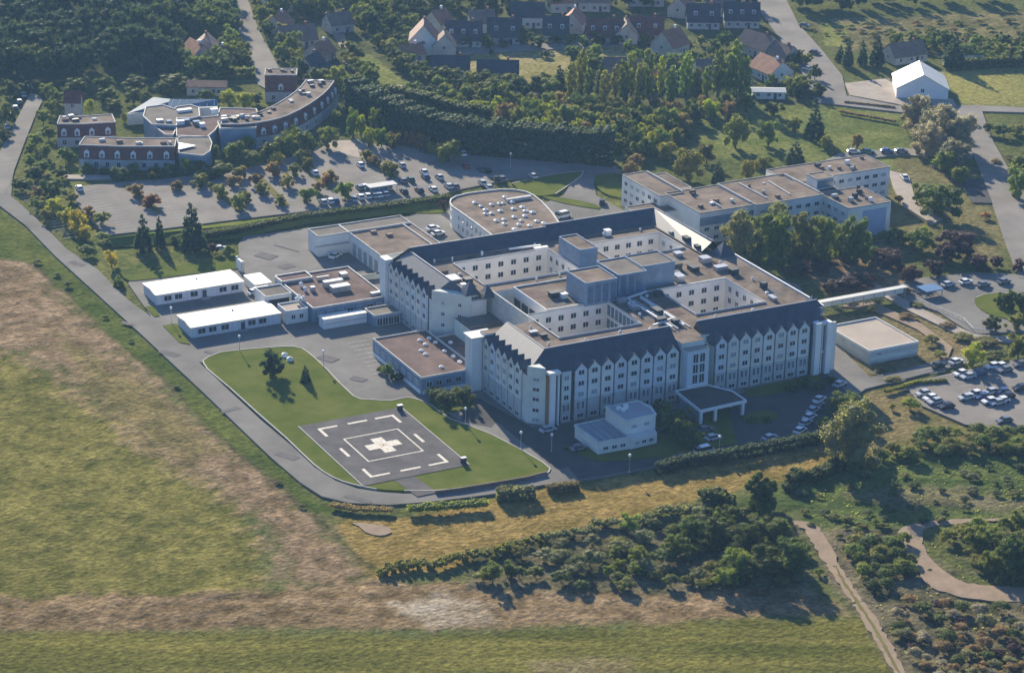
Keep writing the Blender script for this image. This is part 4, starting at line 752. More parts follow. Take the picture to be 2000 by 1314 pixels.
# ------------------------------------------------------------------ mansard-roofed hospice complex, upper left
def off_poly(front, depth):
    n = len(front); nr = []
    for i in range(n):
        p_, q_ = front[max(i-1, 0)], front[min(i+1, n-1)]; dx, dy = q_[0]-p_[0], q_[1]-p_[1]; L = math.hypot(dx, dy); nr.append((-dy/L, dx/L))
    return [(p_[0]+nx*depth, p_[1]+ny*depth) for p_, (nx, ny) in zip(front, nr)]
def mansard_house(name, label, front, depth, z1=3.2, z2=7.2, ndorm=2, roof='gravel', wallm='wall_low', nwin=3, tile='dkred', grp='dark red mansard blocks of the hospice'):
    back = off_poly(front, depth); fi = off_poly(front, 1.3); bi = off_poly(front, depth-1.3)
    t = thing(name, sum(p_[0] for p_ in front)/len(front), sum(p_[1] for p_ in front)/len(front), label, 'building', grp)
    pl = front+back[::-1]; pi = fi+bi[::-1]
    mb = MB(); mb.prism(pl, 0, z1); part('wall', mb, wallm, t)
    if area(pl) < 0: pl = pl[::-1]; pi = pi[::-1]
    mb = MB(); n = len(pl)
    cx_, cy_ = sum(p_[0] for p_ in pi)/n, sum(p_[1] for p_ in pi)/n
    L0 = math.hypot(front[-1][0]-front[0][0], front[-1][1]-front[0][1]); k_ = 1-1.1/max(L0/2, 3)
    ex = lambda p_: p_
    for i in range(n): mb.face([(*pl[i], z1), (*pl[(i+1) % n], z1), (*pi[(i+1) % n], z2), (*pi[i], z2)])
    part('mansard', mb, tile, t)
    mb = MB(); mb.prism(pi, z2-.3, z2+.02); part('roof', mb, roof, t)
    mb = MB(); mb.rim(pi, .22, z2-.1, z2+.25); part('coping', mb, 'coping', t)
    for i in range(len(front)*2):
        f_ = rnd.uniform(.1, .9); j = rnd.randrange(len(front)-1); s_ = rnd.uniform(.35, .75)
        x = (front[j][0]*(1-f_)+front[j+1][0]*f_)*(1-s_)+(back[j][0]*(1-f_)+back[j+1][0]*f_)*s_; y = (front[j][1]*(1-f_)+front[j+1][1]*f_)*(1-s_)+(back[j][1]*(1-f_)+back[j+1][1]*f_)*s_
        w_ = rnd.uniform(.4, 1.1); mb = MB(); mb.box(x-w_, y-.5, z2, x+w_, y+.5, z2+rnd.uniform(.5, 1.2)); part('roof_unit', mb, rnd.choice(['metal', 'slate_dk', 'coping', 'browntile', 'gravel_red']), t)
    for i in range(len(front)-1):
        p_, q_ = front[i], front[i+1]; dx, dy = q_[0]-p_[0], q_[1]-p_[1]; L = math.hypot(dx, dy); dx /= L; dy /= L; rz = math.atan2(dy, dx)
        for k_ in range(ndorm):
            s_ = L*(k_+.5)/ndorm; x, y = p_[0]+dx*s_-dy*.15, p_[1]+dy*s_+dx*.15
            mb = MB(); c_, sn = dx, dy
            loc = lambda a_, b_, z: (x+c_*a_-sn*b_, y+sn*a_+c_*b_, z)
            o2 = [(-.8, z1+.5), (.8, z1+.5), (.8, z1+2.2), (0, z1+2.9), (-.8, z1+2.2)]
            mb.face([loc(a_, 0, z) for a_, z in o2])
            for a0, a1 in ((0, 1), (1, 2), (2, 3), (3, 4), (4, 0)):
                A_, B_ = o2[a0], o2[a1]; mb.face([loc(B_[0], 0, B_[1]), loc(A_[0], 0, A_[1]), loc(A_[0], 1.3, A_[1]), loc(B_[0], 1.3, B_[1])])
            part('dormer', mb, 'white', t); window(t, x+sn*.02, y-c_*.02, z1+1.3, rz, .95, 1.3, False)
        windows_on(t, p_, q_, max(1, int(nwin)), (1.7,), 1.3, 1.7, m=.3)
    return t
mansard_house('mansard_block', 'left rear mansard block with dark red slopes, behind the front one', gp([(113, 288), (165, 288), (228, 284)]), 11, ndorm=2, nwin=2)
mansard_house('mansard_block', 'front mansard block facing the car park, white ground floor and round-topped dormers', gp([(155, 330), (245, 333), (342, 333)]), 11, ndorm=3, nwin=4)
arc = smooth(gp([(432, 293), (470, 293), (505, 290), (550, 281), (590, 264), (625, 242), (648, 222), (660, 205)]), 2)
mansard_house('mansard_crescent', 'long crescent-shaped mansard block curving round toward the lane', arc, 12, z1=3.6, z2=8.0, ndorm=1, nwin=1)
mansard_house('mansard_tower', 'tall dark red mansard pavilion at the head of the lane', gp([(518, 200), (580, 200)]), 10, z1=3.5, z2=9.0, ndorm=1, nwin=2)
fc = thing('hospice_core', *g(370, 290), 'jumble of flat brown roofs with bright white copings in the middle of the hospice', 'building', 'dark red mansard blocks of the hospice')
for i, (pts, z, rm) in enumerate([([(285, 210), (280, 228), (296, 243), (345, 246), (345, 232), (372, 232), (390, 228), (388, 211), (372, 206), (345, 210), (340, 214), (318, 206)], 6.5, 'gravel2'),
                      ([(300, 246), (345, 249), (338, 264), (322, 263)], 5.6, 'gravel_red'), ([(345, 234), (425, 228), (430, 212), (500, 214), (508, 232), (430, 240), (420, 255), (405, 268), (345, 266)], 6.0, 'gravel_red'),
                      ([(425, 238), (500, 238), (500, 250), (430, 252)], 7.2, 'gravel2')]):
    pl = gp(pts, z); mb = MB(); mb.prism(pl, 0, z); part('wall', mb, 'bluewall', fc); mb = MB(); mb.prism(pl, z, z+.02); part('roof', mb, rm, fc); mb = MB(); mb.rim(pl, .32, z-.2, z+.3); part('coping', mb, 'coping', fc)
for u, v, s_ in ((312, 238, 1.0), (330, 240, .8), (352, 240, 1.2), (364, 238, 1.0), (384, 241, 1.1), (395, 245, .8), (418, 217, 1.2), (360, 218, 2.4)):
    x, y = g(u, v, 6.5); mb = MB(); mb.box(x-s_, y-.8, 6, x+s_, y+.8, 7.3); part('roof_unit', mb, rnd.choice(['white', 'glassroof', 'metal']), fc)
ll = thing('link_lobby', *g(360, 330), 'rounded blue-grey lobby with a white triangular canopy right of the front mansard block', 'building'); pl = gp([(347, 272), (352, 268), (408, 268), (414, 280), (410, 296), (396, 305), (350, 300)], 6.0); mb = MB(); mb.prism(pl, 0, 6.0); part('wall', mb, 'bluewall', ll); mb = MB(); mb.prism(pl, 6.0, 6.03); part('roof', mb, 'gravel2', ll); mb = MB(); mb.rim(pl, .25, 5.9, 6.3); part('coping', mb, 'coping', ll)
mb = MB(); p_ = gp([(349, 278), (383, 284), (349, 292)], 6.6); mb.prism(p_, 6.35, 6.6, bottom=True); part('canopy', mb, 'white_roof', ll)
gr = thing('glazed_roof_hall', *g(290, 235), 'sloping blue-green glass roof hall at the back of the hospice', 'building'); mb = MB()
P4 = [g(248, 222, 4), g(325, 216, 4), g(345, 195, 6.5), g(300, 190, 6.5)]
mb.face([(*P4[0], 4), (*P4[1], 4), (*P4[2], 6.5), (*P4[3], 6.5)]); part('glass_roof', mb, 'glassroof', gr); mb = MB(); mb.prism(P4, 0, 3.9); part('wall', mb, 'wall', gr)
mb = MB(); P5 = [g(325, 212, 5.5), g(425, 208, 5.5), g(425, 194, 7), g(332, 194, 7)]; mb.face([(*P5[0], 5.5), (*P5[1], 5.5), (*P5[2], 7), (*P5[3], 7)]); part('glass_roof', mb, 'glassroof', gr); mb = MB(); mb.prism(P5, 0, 5.3); part('wall', mb, 'wall', gr)
mb = MB()
for i in range(7): 
    t_ = (i+.5)/7; a_ = [P5[0][k]*(1-t_)+P5[1][k]*t_ for k in (0, 1)]; b_ = [P5[3][k]*(1-t_)+P5[2][k]*t_ for k in (0, 1)]
    mb.face([(a_[0], a_[1], 5.6), (a_[0]+.2, a_[1], 5.6), (b_[0]+.2, b_[1], 7.1), (b_[0], b_[1], 7.1)])
part('glazing_bar', mb, 'white', gr)

# ------------------------------------------------------------------ houses and barn
def house(u, v, L, W, hw, hr, ang, roof, wall, label, name='house', chim=True, nw=3, group=None, dorm=0):
    # L along the ridge; ang = direction of the ridge in the image plane's ground frame (degrees from +x)
    x, y = g(u, v); rz = math.radians(ang); t = thing(name, x, y, label, 'barn' if 'barn' in name else 'house', group, rz)
    def lp(nm, mb, m): return put(nm, mesh(nm, mb, m), t)
    mb = MB(); a_, b_ = L/2, W/2
    mb.box(-a_, -b_, 0, a_, b_, hw)
    for sx in (-1, 1):
        f = [(sx*a_, -b_, hw), (sx*a_, b_, hw), (sx*a_, 0, hr)]; mb.face(f if sx > 0 else f[::-1])
    lp('wall', mb, wall)
    mb = MB(); o = .4; sl = (hr-hw)/b_
    for sg in (-1, 1):
        q = [(-a_-o, sg*(b_+o), hw-o*sl+.08), (a_+o, sg*(b_+o), hw-o*sl+.08), (a_+o, 0, hr+.08), (-a_-o, 0, hr+.08)]
        mb.face(q if sg < 0 else q[::-1]); mb.face([(p_[0], p_[1], p_[2]-.18) for p_ in (q[::-1] if sg < 0 else q)])
        mb.face([q[0], (q[0][0], q[0][1], q[0][2]-.18), (q[1][0], q[1][1], q[1][2]-.18), q[1]])
        for e1, e2 in ((q[1], q[2]), (q[3], q[0])): mb.face([e1, (e1[0], e1[1], e1[2]-.18), (e2[0], e2[1], e2[2]-.18), e2])
    lp('roof', mb, roof)
    if chim: mb = MB(); mb.box(a_*.5-.4, -.35, hr-1, a_*.5+.4, .35, hr+1.0); lp('chimney', mb, 'redtile' if roof != 'redtile' else 'white')
    f, p_ = win_meshes(1.2, 1.3); 
    for sy in (-1,):
        for i in range(nw):
            o_ = put('window', f, t, (-a_+L*(i+.5)/nw, -b_-.02, 1.6)); put('pane', p_, o_)
            if hw > 4.5: o_ = put('window', f, t, (-a_+L*(i+.5)/nw, -b_-.02, hw-1.4)); put('pane', p_, o_)
    o_ = put('window', f, t, (-a_-.02, 0, max(1.6, hw-.8)), -math.pi/2); put('pane', p_, o_)
    o_ = put('window', f, t, (a_+.02, 0, max(1.6, hw-.8)), math.pi/2); put('pane', p_, o_)
    for i in range(dorm):
        xx = -a_+L*(i+.5)/dorm; yy = -b_*.62; zz_ = hw+(hr-hw)*.38; mb = MB()
        mb.box(xx-.7, yy-.4, zz_-.3, xx+.7, yy+1.3, zz_+1.0); lp('dormer', mb, 'white'); o_ = put('window', f, t, (xx, yy-.42, zz_+.35)); put('pane', p_, o_)
    mb = MB(); mb.box(L*.15, -b_-.06, .1, L*.15+1, -b_, 2.2); lp('door', mb, 'darktile')
    return t
IH = -27.6     # world bearing of the photograph's horizontal
house(385, 118, 11, 8, 3, 7, IH-60, 'redtile', 'house_wall', 'left of two red-roofed houses in the trees, top left'); house(402, 112, 9, 8, 4.5, 8, IH+90, 'browntile', 'house_wall', 'pale gabled house in the trees, top left of the lane')
house(428, 124, 9, 7, 3, 6, IH+60, 'redtile', 'house_wall', 'small red-roofed house nearest the lane, below the pale gabled house', nw=2)
house(580, 88, 13, 9, 3, 7.5, IH+20, 'browntile', 'house_wall', 'brown hip-like roofed house right of the lane, topmost'); house(625, 116, 9, 8, 3, 6.5, IH+60, 'redtile', 'house_wall', 'small pinkish-roofed house beside the sand path')
house(608, 150, 10, 8, 3.5, 8, IH+70, 'darktile', 'house_wall', 'white gabled house with its lit wall toward the hospice'); house(656, 160, 11, 8, 3, 6.3, IH, 'darktile', 'house_wall', 'low dark-roofed house right of the white gabled house')
house(828, 100, 12, 10, 5.5, 11, IH+90, 'dkred', 'wall2', 'tall dark house with steep roof left of the residential lane'); house(868, 105, 8, 8, 4, 8, IH+90, 'browntile', 'house_wall', 'small brown gabled house beside the tall dark house', nw=2)
house(905, 88, 13, 9, 3.2, 9, IH, 'darktile', 'wall_low', 'dark-roofed terrace house at the left end of the lane row', dorm=3, nw=5); house(985, 82, 12, 9, 3.2, 9, IH, 'darktile', 'wall_low', 'dark-roofed terrace house second in the lane row, behind a round tree', dorm=2, nw=4)
house(1085, 78, 9, 9, 3.2, 9, IH, 'darktile', 'house_wall', 'narrow dark-roofed house with white gables in the lane row', dorm=2, nw=2)
house(1180, 80, 13, 9, 3, 8.6, IH, 'dkred', 'wall_low', 'long dark-red-roofed house right of the narrow white-gabled one', dorm=3, nw=5); house(1262, 75, 12, 9, 3, 8.4, IH, 'dkred', 'wall_low', 'dark-red-roofed house left of the orange-roofed house', dorm=2, nw=3)
house(1372, 52, 12, 9, 3.2, 8.8, IH, 'darktile', 'wall_low', 'dark-roofed house right of the orange-roofed house, far side', dorm=2, nw=4); house(1447, 50, 13, 9, 3.4, 9, IH, 'darktile', 'house_wall', 'dark-roofed house with white dormers left of the east road', dorm=3, nw=4)
house(880, 142, 13, 9, 2.8, 6.2, IH, 'darktile', 'wall2', 'long low dark-roofed bungalow below the terrace row', nw=5); house(972, 152, 14, 9, 3.0, 6.4, IH, 'darktile', 'house_wall', 'long low dark-roofed bungalow with lit white front', nw=5)
house(1308, 104, 10, 10, 4, 9, IH+50, 'redtile', 'house_wall', 'bright orange-roofed house right of the yellow meadow'); house(1213, 150, 12, 9, 3, 7, IH, 'browntile', 'house_wall', 'brown-roofed house behind the left poplars'); house(1312, 165, 10, 9, 3.2, 7, IH, 'darktile', 'wall2', 'dark-roofed house between the middle poplars')
house(1482, 105, 14, 9, 3.5, 7.8, IH-50, 'browntile', 'house_wall', 'brown-roofed house with a glaring white gable by the east road'); house(1505, 152, 13, 10, 3.5, 7.5, IH-60, 'redtile', 'wall2', 'red-brown-roofed house beside the east road, nearest the poplars')
house(1160, 18, 12, 9, 4, 8, IH, 'browntile', 'house_wall', 'brown-roofed house at the top edge above the terrace row', nw=3); house(1260, 8, 14, 9, 4, 8, IH, 'darktile', 'wall_low', 'dark-roofed house at the top edge above the orange-roofed house', nw=3)
house(1030, 50, 12, 9, 4.5, 9, IH, 'darktile', 'wall2', 'dark-roofed house in the trees behind the terrace row', nw=3); house(540, 22, 10, 8, 4, 7.5, IH+30, 'darktile', 'wall', 'dark-roofed house in the trees at the top left edge', nw=2)
for q in ((1222, 82, 10, 8, 4, 8, IH+90, 'browntile', 'house_wall', 'brown gabled house wedged between the dark-red-roofed pair'), (855, 60, 9, 8, 4, 8, IH+60, 'redtile', 'house_wall', 'red-roofed house in the trees behind the tall dark house'),
          (940, 60, 9, 8, 4, 8, IH+10, 'browntile', 'wall2', 'brown-roofed house in the trees behind the terrace left end'), (1120, 60, 10, 8, 4, 8, IH+80, 'redtile', 'house_wall', 'red-roofed house right of the narrow white-gabled one'),
          (1405, 28, 11, 8, 4, 8, IH, 'browntile', 'house_wall', 'brown-roofed house at the top edge left of the east road'), (1330, 30, 10, 8, 4, 8, IH+70, 'redtile', 'house_wall', 'red-roofed house at the top edge, right of the dark-roofed one'),
          (1095, 20, 10, 8, 4, 8, IH+15, 'redtile', 'house_wall', 'red-roofed house at the top edge left of the brown-roofed one'), (660, 60, 9, 8, 3.5, 7, IH+30, 'browntile', 'house_wall', 'brown-roofed house half hidden right of the sand path'),
          (545, 62, 9, 8, 3.5, 7, IH+70, 'redtile', 'house_wall', 'red-roofed house close to the right side of the lane'), (1255, 165, 9, 8, 3, 6.5, IH+70, 'redtile', 'house_wall', 'red-roofed house between the left poplars'), (1385, 150, 10, 8, 3, 6.5, IH+10, 'browntile', 'wall2', 'brown-roofed house left of the right poplars'),
          (800, 118, 9, 7, 3, 6, IH+30, 'redtile', 'house_wall', 'small red-roofed house left of the tall dark house'), (1530, 120, 9, 8, 3, 6.5, IH-50, 'browntile', 'house_wall', 'brown-roofed house hard by the east road')):
    house(*q, nw=2)
house(1765, 118, 14, 9, 3, 6.8, IH+28, 'browntile', 'house_wall', 'brown-roofed bungalow with lit white gable behind the white barn'); house(1880, 128, 14, 5, 2.4, 3.6, IH, 'greyroof', 'wall', 'long low grey shed behind the white barn', nw=4, chim=False, name='shed')
house(145, 232, 5, 5, 6.5, 9.5, IH, 'dkred', 'house_wall', 'small dark tower-like house at the back left of the hospice', nw=1, chim=False); house(405, 182, 13, 7, 3.2, 4.4, IH, 'dkred', 'house_wall', 'low white outbuilding with dark roof at the back of the hospice', nw=3, chim=False)
house(1500, 190, 11, 5, 2.6, 3.2, IH, 'white_roof', 'wall', 'low white-edged lean-to below the red-brown house', nw=3, chim=False)
house(1796, 181, 17.5, 17.5, 4.0, 8.8, math.degrees(math.atan2(.83, .50)), 'white_roof', 'white', 'big white barn with a glaring white roof beside the cross lane', name='barn', chim=False, nw=3)
# glass pavilion in the west car park
x, y = g(745, 378); bs = thing('bus_shelter', x, y, 'long pale-roofed shelter among the parked cars', 'shelter'); rz = math.radians(0); mb = MB(); mb.box(x-4.6, y-1.8, 2.7, x+4.6, y+1.8, 2.95); part('roof', mb, 'greyroof', bs)
mb = MB(); mb.box(x-4.4, y+1.5, .5, x+4.4, y+1.6, 2.7); mb.box(x-4.4, y-1.55, .5, x+1.5, y-1.5, 2.7); part('glazing', mb, 'glassroof', bs)
for dx in (-4.4, -1.5, 1.5, 4.4): mb = MB(); mb.box(x+dx-.08, y-1.7, .4, x+dx+.08, y-1.55, 2.7); part('post', mb, 'metal', bs)
x, y = g(1815, 578); bs = thing('shade_slab', x, y, 'small blue slab on posts standing in for blue shade by the drop-off loop', 'shade slab'); mb = MB(); mb.box(x-2.9, y-2.4, 2.2, x+2.9, y+2.4, 2.45); part('roof', mb, mat('blue_shade_sheet', (.07, .17, .33), rough=.5), bs)  # blue slab on posts stands in for a patch of ground shade
for dx in (-2.6, 2.6):
    for dy in (-2.1, 2.1): mb = MB(); mb.box(x+dx-.1, y+dy-.1, .4, x+dx+.1, y+dy+.1, 2.2); part('post', mb, 'metal', bs)
# fence by the drop-off loop
fn = thing('railing', *g(1890, 625), 'thin pale railing along the footpath below the drop-off loop', 'railing'); p_ = gp([(1790, 592), (1840, 612), (1880, 630), (1900, 650), (1940, 655)]); mb = MB()
for i in range(4): mb.bar(p_[i], p_[i+1], .08, 1.45, 1.55)
part('rail', mb, 'white', fn)
for i in range(4):
    for k_ in range(4): t_ = k_/4; x = p_[i][0]*(1-t_)+p_[i+1][0]*t_; y = p_[i][1]*(1-t_)+p_[i+1][1]*t_; mb = MB(); mb.box(x-.05, y-.05, .4, x+.05, y+.05, 1.45); part('post', mb, 'white', fn)

# ------------------------------------------------------------------ trees: leaf clumps spread through the crown's volume
NR = np.random.RandomState(5)
ICO = None
def ico():
    t = (1+5**.5)/2; v = np.array([(-1, t, 0), (1, t, 0), (-1, -t, 0), (1, -t, 0), (0, -1, t), (0, 1, t), (0, -1, -t), (0, 1, -t), (t, 0, -1), (t, 0, 1), (-t, 0, -1), (-t, 0, 1)], float); v /= np.linalg.norm(v[0])
    f = [(0, 11, 5), (0, 5, 1), (0, 1, 7), (0, 7, 10), (0, 10, 11), (1, 5, 9), (5, 11, 4), (11, 10, 2), (10, 7, 6), (7, 1, 8), (3, 9, 4), (3, 4, 2), (3, 2, 6), (3, 6, 8), (3, 8, 9), (4, 9, 5), (2, 4, 11), (6, 2, 10), (8, 6, 7), (9, 8, 1)]
    return v, np.array(f)
IV, IF = ico()
def leaf_mesh(name, cen, rad, nleaf, lsz, m, squash=1.0, core=.72):
    # cen (k,3), rad (k,): clump centres and radii; leaves on and inside each clump, and a lumpy core
    vs, fs = [], []; off = 0
    for c, r in zip(cen, rad):
        v = IV*(r*core)*(1+NR.uniform(-.18, .18, (12, 1))); v[:, 2] *= squash; vs.append(v+c); fs += [tuple(off+q for q in f) for f in IF]; off += 12
        n = max(6, int(nleaf*(r/np.mean(rad))**2))
        d = NR.normal(size=(n, 3)); d /= np.linalg.norm(d, axis=1)[:, None]; d[:, 2] = np.abs(d[:, 2])*np.where(NR.rand(n) < .75, 1, -1)
        p_ = c+d*r*NR.uniform(.62, 1.12, (n, 1))*np.array([1, 1, squash])
        a_ = NR.normal(size=(n, 3))+d*.2; a_ /= np.linalg.norm(a_, axis=1)[:, None]; b_ = np.cross(a_, d+NR.normal(size=(n, 3))*.5); b_ /= np.linalg.norm(b_, axis=1)[:, None]+1e-9
        s_ = lsz*NR.uniform(.6, 1.3, (n, 1)); q = np.stack([p_-a_*s_, p_+b_*s_*.8, p_+a_*s_, p_-b_*s_*.8], 1).reshape(-1, 3)
        vs.append(q); fs += [(off+4*i, off+4*i+1, off+4*i+2, off+4*i+3) for i in range(n)]; off += 4*n
    me = bpy.data.meshes.new(name); me.from_pydata(np.concatenate(vs).tolist(), [], fs); me.materials.append(m); me.update(); return me
def crown(kind, m, name='crown'):
    # unit crowns: width 1, height 1, foot of the tree at the origin
    if kind == 'round':
        k = 18; ph = NR.uniform(0, 6.28, k); t = np.linspace(0, .98, k)**.85; zz_ = .17+t*.66; rr_ = .34*np.sqrt(np.clip(1-((zz_-.46)/.46)**2, .05, 1))*NR.uniform(.65, 1.15, k)
        cen = np.stack([rr_*np.cos(ph*1.0+np.arange(k)*2.4), rr_*np.sin(ph*0+np.arange(k)*2.4), zz_], 1); cen = np.vstack([cen, [[0, 0, .45], [0, 0, .68]]]); return leaf_mesh(name, cen, np.append(NR.uniform(.12, .19, k), [.3, .24]), 80, .019, m, core=.78)
    if kind == 'wild':
        k = 24; ph = NR.uniform(0, 6.28, k); zz_ = NR.uniform(.14, .87, k); rr_ = .36*np.sqrt(np.clip(1-((zz_-.5)/.5)**2, .05, 1))*NR.uniform(.4, 1.2, k)
        cen = np.stack([rr_*np.cos(ph), rr_*np.sin(ph), zz_], 1); cen = np.vstack([cen, [[0, 0, .4], [0, 0, .62]]]); return leaf_mesh(name, cen, np.append(NR.uniform(.08, .18, k), [.25, .2]), 78, .017, m, core=.72)
    if kind == 'big':
        k = 46; ph = NR.uniform(0, 6.28, k); zz_ = NR.uniform(.06, .90, k); rr_ = .38*np.sqrt(np.clip(1-((zz_-.42)/.56)**2, .05, 1))*NR.uniform(.45, 1.1, k)
        cen = np.stack([rr_*np.cos(ph), rr_*np.sin(ph), zz_], 1); cen = np.vstack([cen, [[0, 0, .3], [0, 0, .52], [0, 0, .7]]]); return leaf_mesh(name, cen, np.append(NR.uniform(.07, .14, k), [.26, .26, .18]), 100, .0125, m, core=.74)
    if kind == 'conifer':
        cen, rad = [], []
        for i in range(13):
            z = .10+i/13*.86; w_ = .40*(1-z)**.85+.02; n_l = max(1, int(5*(1-z)+1)); r = .05+.15*(1-z)
            for q in range(n_l): a_ = q*6.28/n_l+i*1.3; cen.append((w_*.75*math.cos(a_), w_*.75*math.sin(a_), z+NR.uniform(-.02, .02))); rad.append(r)
        return leaf_mesh(name, np.array(cen), np.array(rad), 30, .028, m, squash=.55)
    if kind == 'poplar':
        k = 16; zz_ = np.linspace(.14, .93, k); rr_ = .26*np.sqrt(np.clip(1-((zz_-.45)/.56)**2, .03, 1)); a_ = np.arange(k)*2.4
        cen = np.stack([rr_*np.cos(a_), rr_*np.sin(a_), zz_], 1); return leaf_mesh(name, cen, .10+rr_*.7, 45, .026, m, squash=.45)
    if kind == 'shrub':
        k = 11; a_ = np.arange(k)*2.4; rr_ = np.sqrt(np.linspace(.02, 1, k))*.34; zz_ = .34+.34*(1-(rr_/.38)**2)*NR.uniform(.5, 1.2, k)
        cen = np.stack([rr_*np.cos(a_), rr_*np.sin(a_), zz_], 1); return leaf_mesh(name, cen, NR.uniform(.13, .24, k), 85, .021, m, squash=.95, core=.78)
def trunk_mesh(kind):
    mb = MB()
    if kind == 'shrub':
        for a_ in range(3): mb.cyl(.06*math.cos(a_*2.1), .06*math.sin(a_*2.1), -.02, .45, .02, 5, r2=.012)
    else:
        mb.cyl(0, 0, -.02, .5 if kind != 'conifer' else .9, .035, 6, r2=.012)
        if kind in ('round', 'wild', 'big'):
            for a_ in range(4):
                c_, s_ = math.cos(a_*1.57+.4), math.sin(a_*1.57+.4); i = len(mb.v); w_ = .010
                mb.v += [(-s_*w_, c_*w_, .26), (s_*w_, -c_*w_, .26), (0, 0, .29), (.24*c_-s_*w_*.4, .24*s_+c_*w_*.4, .52), (.24*c_+s_*w_*.4, .24*s_-c_*w_*.4, .52), (.24*c_, .24*s_, .535)]
                mb.f += [(i, i+1, i+4, i+3), (i+1, i+2, i+5, i+4), (i+2, i, i+3, i+5)]; mb.m += [0]*3
    return mesh('trunk', mb, 'trunk')
_cc = {}; _tk = {}
def get_crown(kind, col):
    if (kind, col) not in _cc: _cc[(kind, col)] = [crown(kind, LEAF[col]) for _ in range(3 if col in ('green', 'dark', 'olive') else 2)]
    if kind not in _tk: _tk[kind] = trunk_mesh(kind)
    return rnd.choice(_cc[(kind, col)]), _tk[kind]
CT = math.cos(math.radians(20))
def tree(u, v, hp_, wp_, kind, col, label, cat='tree', group=None, name=None):
    x, y = g(u, v); pm = ppm(x, y); h_ = hp_/pm/CT; w_ = wp_/pm*{'round': 1.12, 'wild': 1.14, 'big': 1.22}.get(kind, 1.05)
    nm = name or {'round': 'leafy_tree', 'wild': 'leafy_tree', 'big': 'leafy_tree', 'conifer': 'conifer_tree', 'poplar': 'poplar_tree', 'shrub': 'shrub'}[kind]
    t = thing(nm, x, y, label, cat, group, rz=rnd.uniform(0, 6.28)); cr, tk = get_crown(kind, col)
    s_ = (w_, w_*rnd.uniform(.9, 1.1), h_)
    put('crown', cr, t, sc=s_); put('trunk' if kind != 'shrub' else 'stem', tk, t, sc=(h_, h_, h_)); return t
def row(lst, kind, col, desc, group, cat='tree', name=None):
    # lst of (u, v, height, width[, colour]) in survey pixels; labelled from left to right
    lst = sorted(lst, key=lambda q: q[0])
    for i, q in enumerate(lst):
        lb = desc+(f', {ordn(i+1)} from the left' if len(lst) > 1 else '')
        tree(q[0], q[1], q[2], q[3], kind, q[4] if len(q) > 4 else col, lb, cat, group, name)
def inside(u, v, poly):
    c = False; n = len(poly)
    for i in range(n):
        x0, y0 = poly[i]; x1, y1 = poly[(i+1) % n]
        if (y0 > v) != (y1 > v) and u < (x1-x0)*(v-y0)/(y1-y0)+x0: c = not c
    return c
def scatter(poly, n, dmin, seed, asp=2.3, avoid=()):
    r = random.Random(seed); us = [p_[0] for p_ in poly]; vs = [p_[1] for p_ in poly]; out = []
    for _ in range(n*40):
        if len(out) >= n: break
        u, v = r.uniform(min(us), max(us)), r.uniform(min(vs), max(vs))
        if inside(u, v, poly) and all(math.hypot(u-a_, (v-b_)*asp) > dmin for a_, b_ in out) and not any(inside(u, v, q) for q in avoid): out.append((u, v))
    return out, r

# --- west car park
row([(266, 385, 26, 34, 'brown'), (296, 405, 26, 44, 'orange'), (392, 367, 29, 36), (432, 388, 29, 34), (402, 352, 23, 31), (345, 372, 21, 29, 'brown'), (300, 352, 18, 26), (533, 345, 29, 31, 'brown'), (560, 368, 29, 31), (512, 382, 26, 31),
     (640, 362, 23, 29, 'orange'), (764, 345, 29, 34), (601, 332, 26, 31), (645, 357, 26, 31, 'brown'), (716, 315, 23, 26), (731, 325, 23, 26, 'brown'), (757, 339, 26, 31), (594, 317, 26, 36), (470, 350, 26, 31), (500, 365, 26, 31, 'brown'), (455, 365, 23, 29, 'brown'), (548, 402, 23, 26), (575, 345, 26, 29), (480, 398, 26, 29), (620, 378, 23, 26, 'brown'), (540, 322, 26, 31, 'yellow')],
    'round', 'olive', 'small tree between bays of the west car park', 'small trees of the west car park', name='young_tree')
row([(132, 560, 14, 22), (72, 515, 10, 20), (255, 668, 8, 16), (345, 758, 8, 16), (205, 622, 9, 16), (545, 945, 8, 18), (110, 540, 10, 18), (590, 992, 9, 18)], 'shrub', 'dark', 'small weedy bush along the verge edge', 'weedy bushes along the field verge', 'bush')
row([(170, 340, 22, 30), (205, 342, 16, 26), (262, 342, 24, 30), (300, 345, 20, 28), (330, 345, 26, 30), (128, 318, 30, 34), (388, 340, 30, 36), (410, 318, 40, 36), (480, 300, 34, 34, 'olive'), (575, 285, 40, 34)], 'round', 'green', 'round green bush before the hospice walls', 'bushes before the hospice walls', 'bush', 'round_bush')
row([(467, 412, 34, 34), (600, 397, 32, 36), (674, 392, 38, 38)], 'round', 'green', 'dark round tree at the near edge of the west car park', 'round trees at the near edge of the car park')
row([(173, 428, 26, 32, 'brown'), (201, 440, 26, 32, 'green'), (110, 420, 34, 40, 'lime'), (150, 455, 44, 44, 'yellow'), (128, 438, 34, 36, 'lime'), (165, 470, 30, 36, 'yellow'), (75, 388, 26, 40, 'brown'), (72, 410, 24, 34, 'green'), (140, 395, 20, 26, 'olive'), (92, 432, 26, 34, 'olive')], 'wild', 'lime', 'loose tree between road and west car park', 'roadside trees left of the west car park')
row([(105, 395, 48, 46), (68, 352, 30, 42), (40, 372, 24, 40), (120, 350, 22, 32)], 'round', 'dark', 'dark green tree at the left junction', 'dark trees at the left junction')
row([(85, 340, 26, 34), (60, 330, 30, 34), (90, 310, 28, 30), (70, 290, 30, 34), (95, 272, 26, 30), (85, 245, 30, 34), (100, 225, 30, 34), (110, 205, 30, 36), (92, 188, 26, 34), (60, 305, 24, 26)], 'wild', 'green', 'leafy tree along the right side of the north road', 'trees right of the north road')
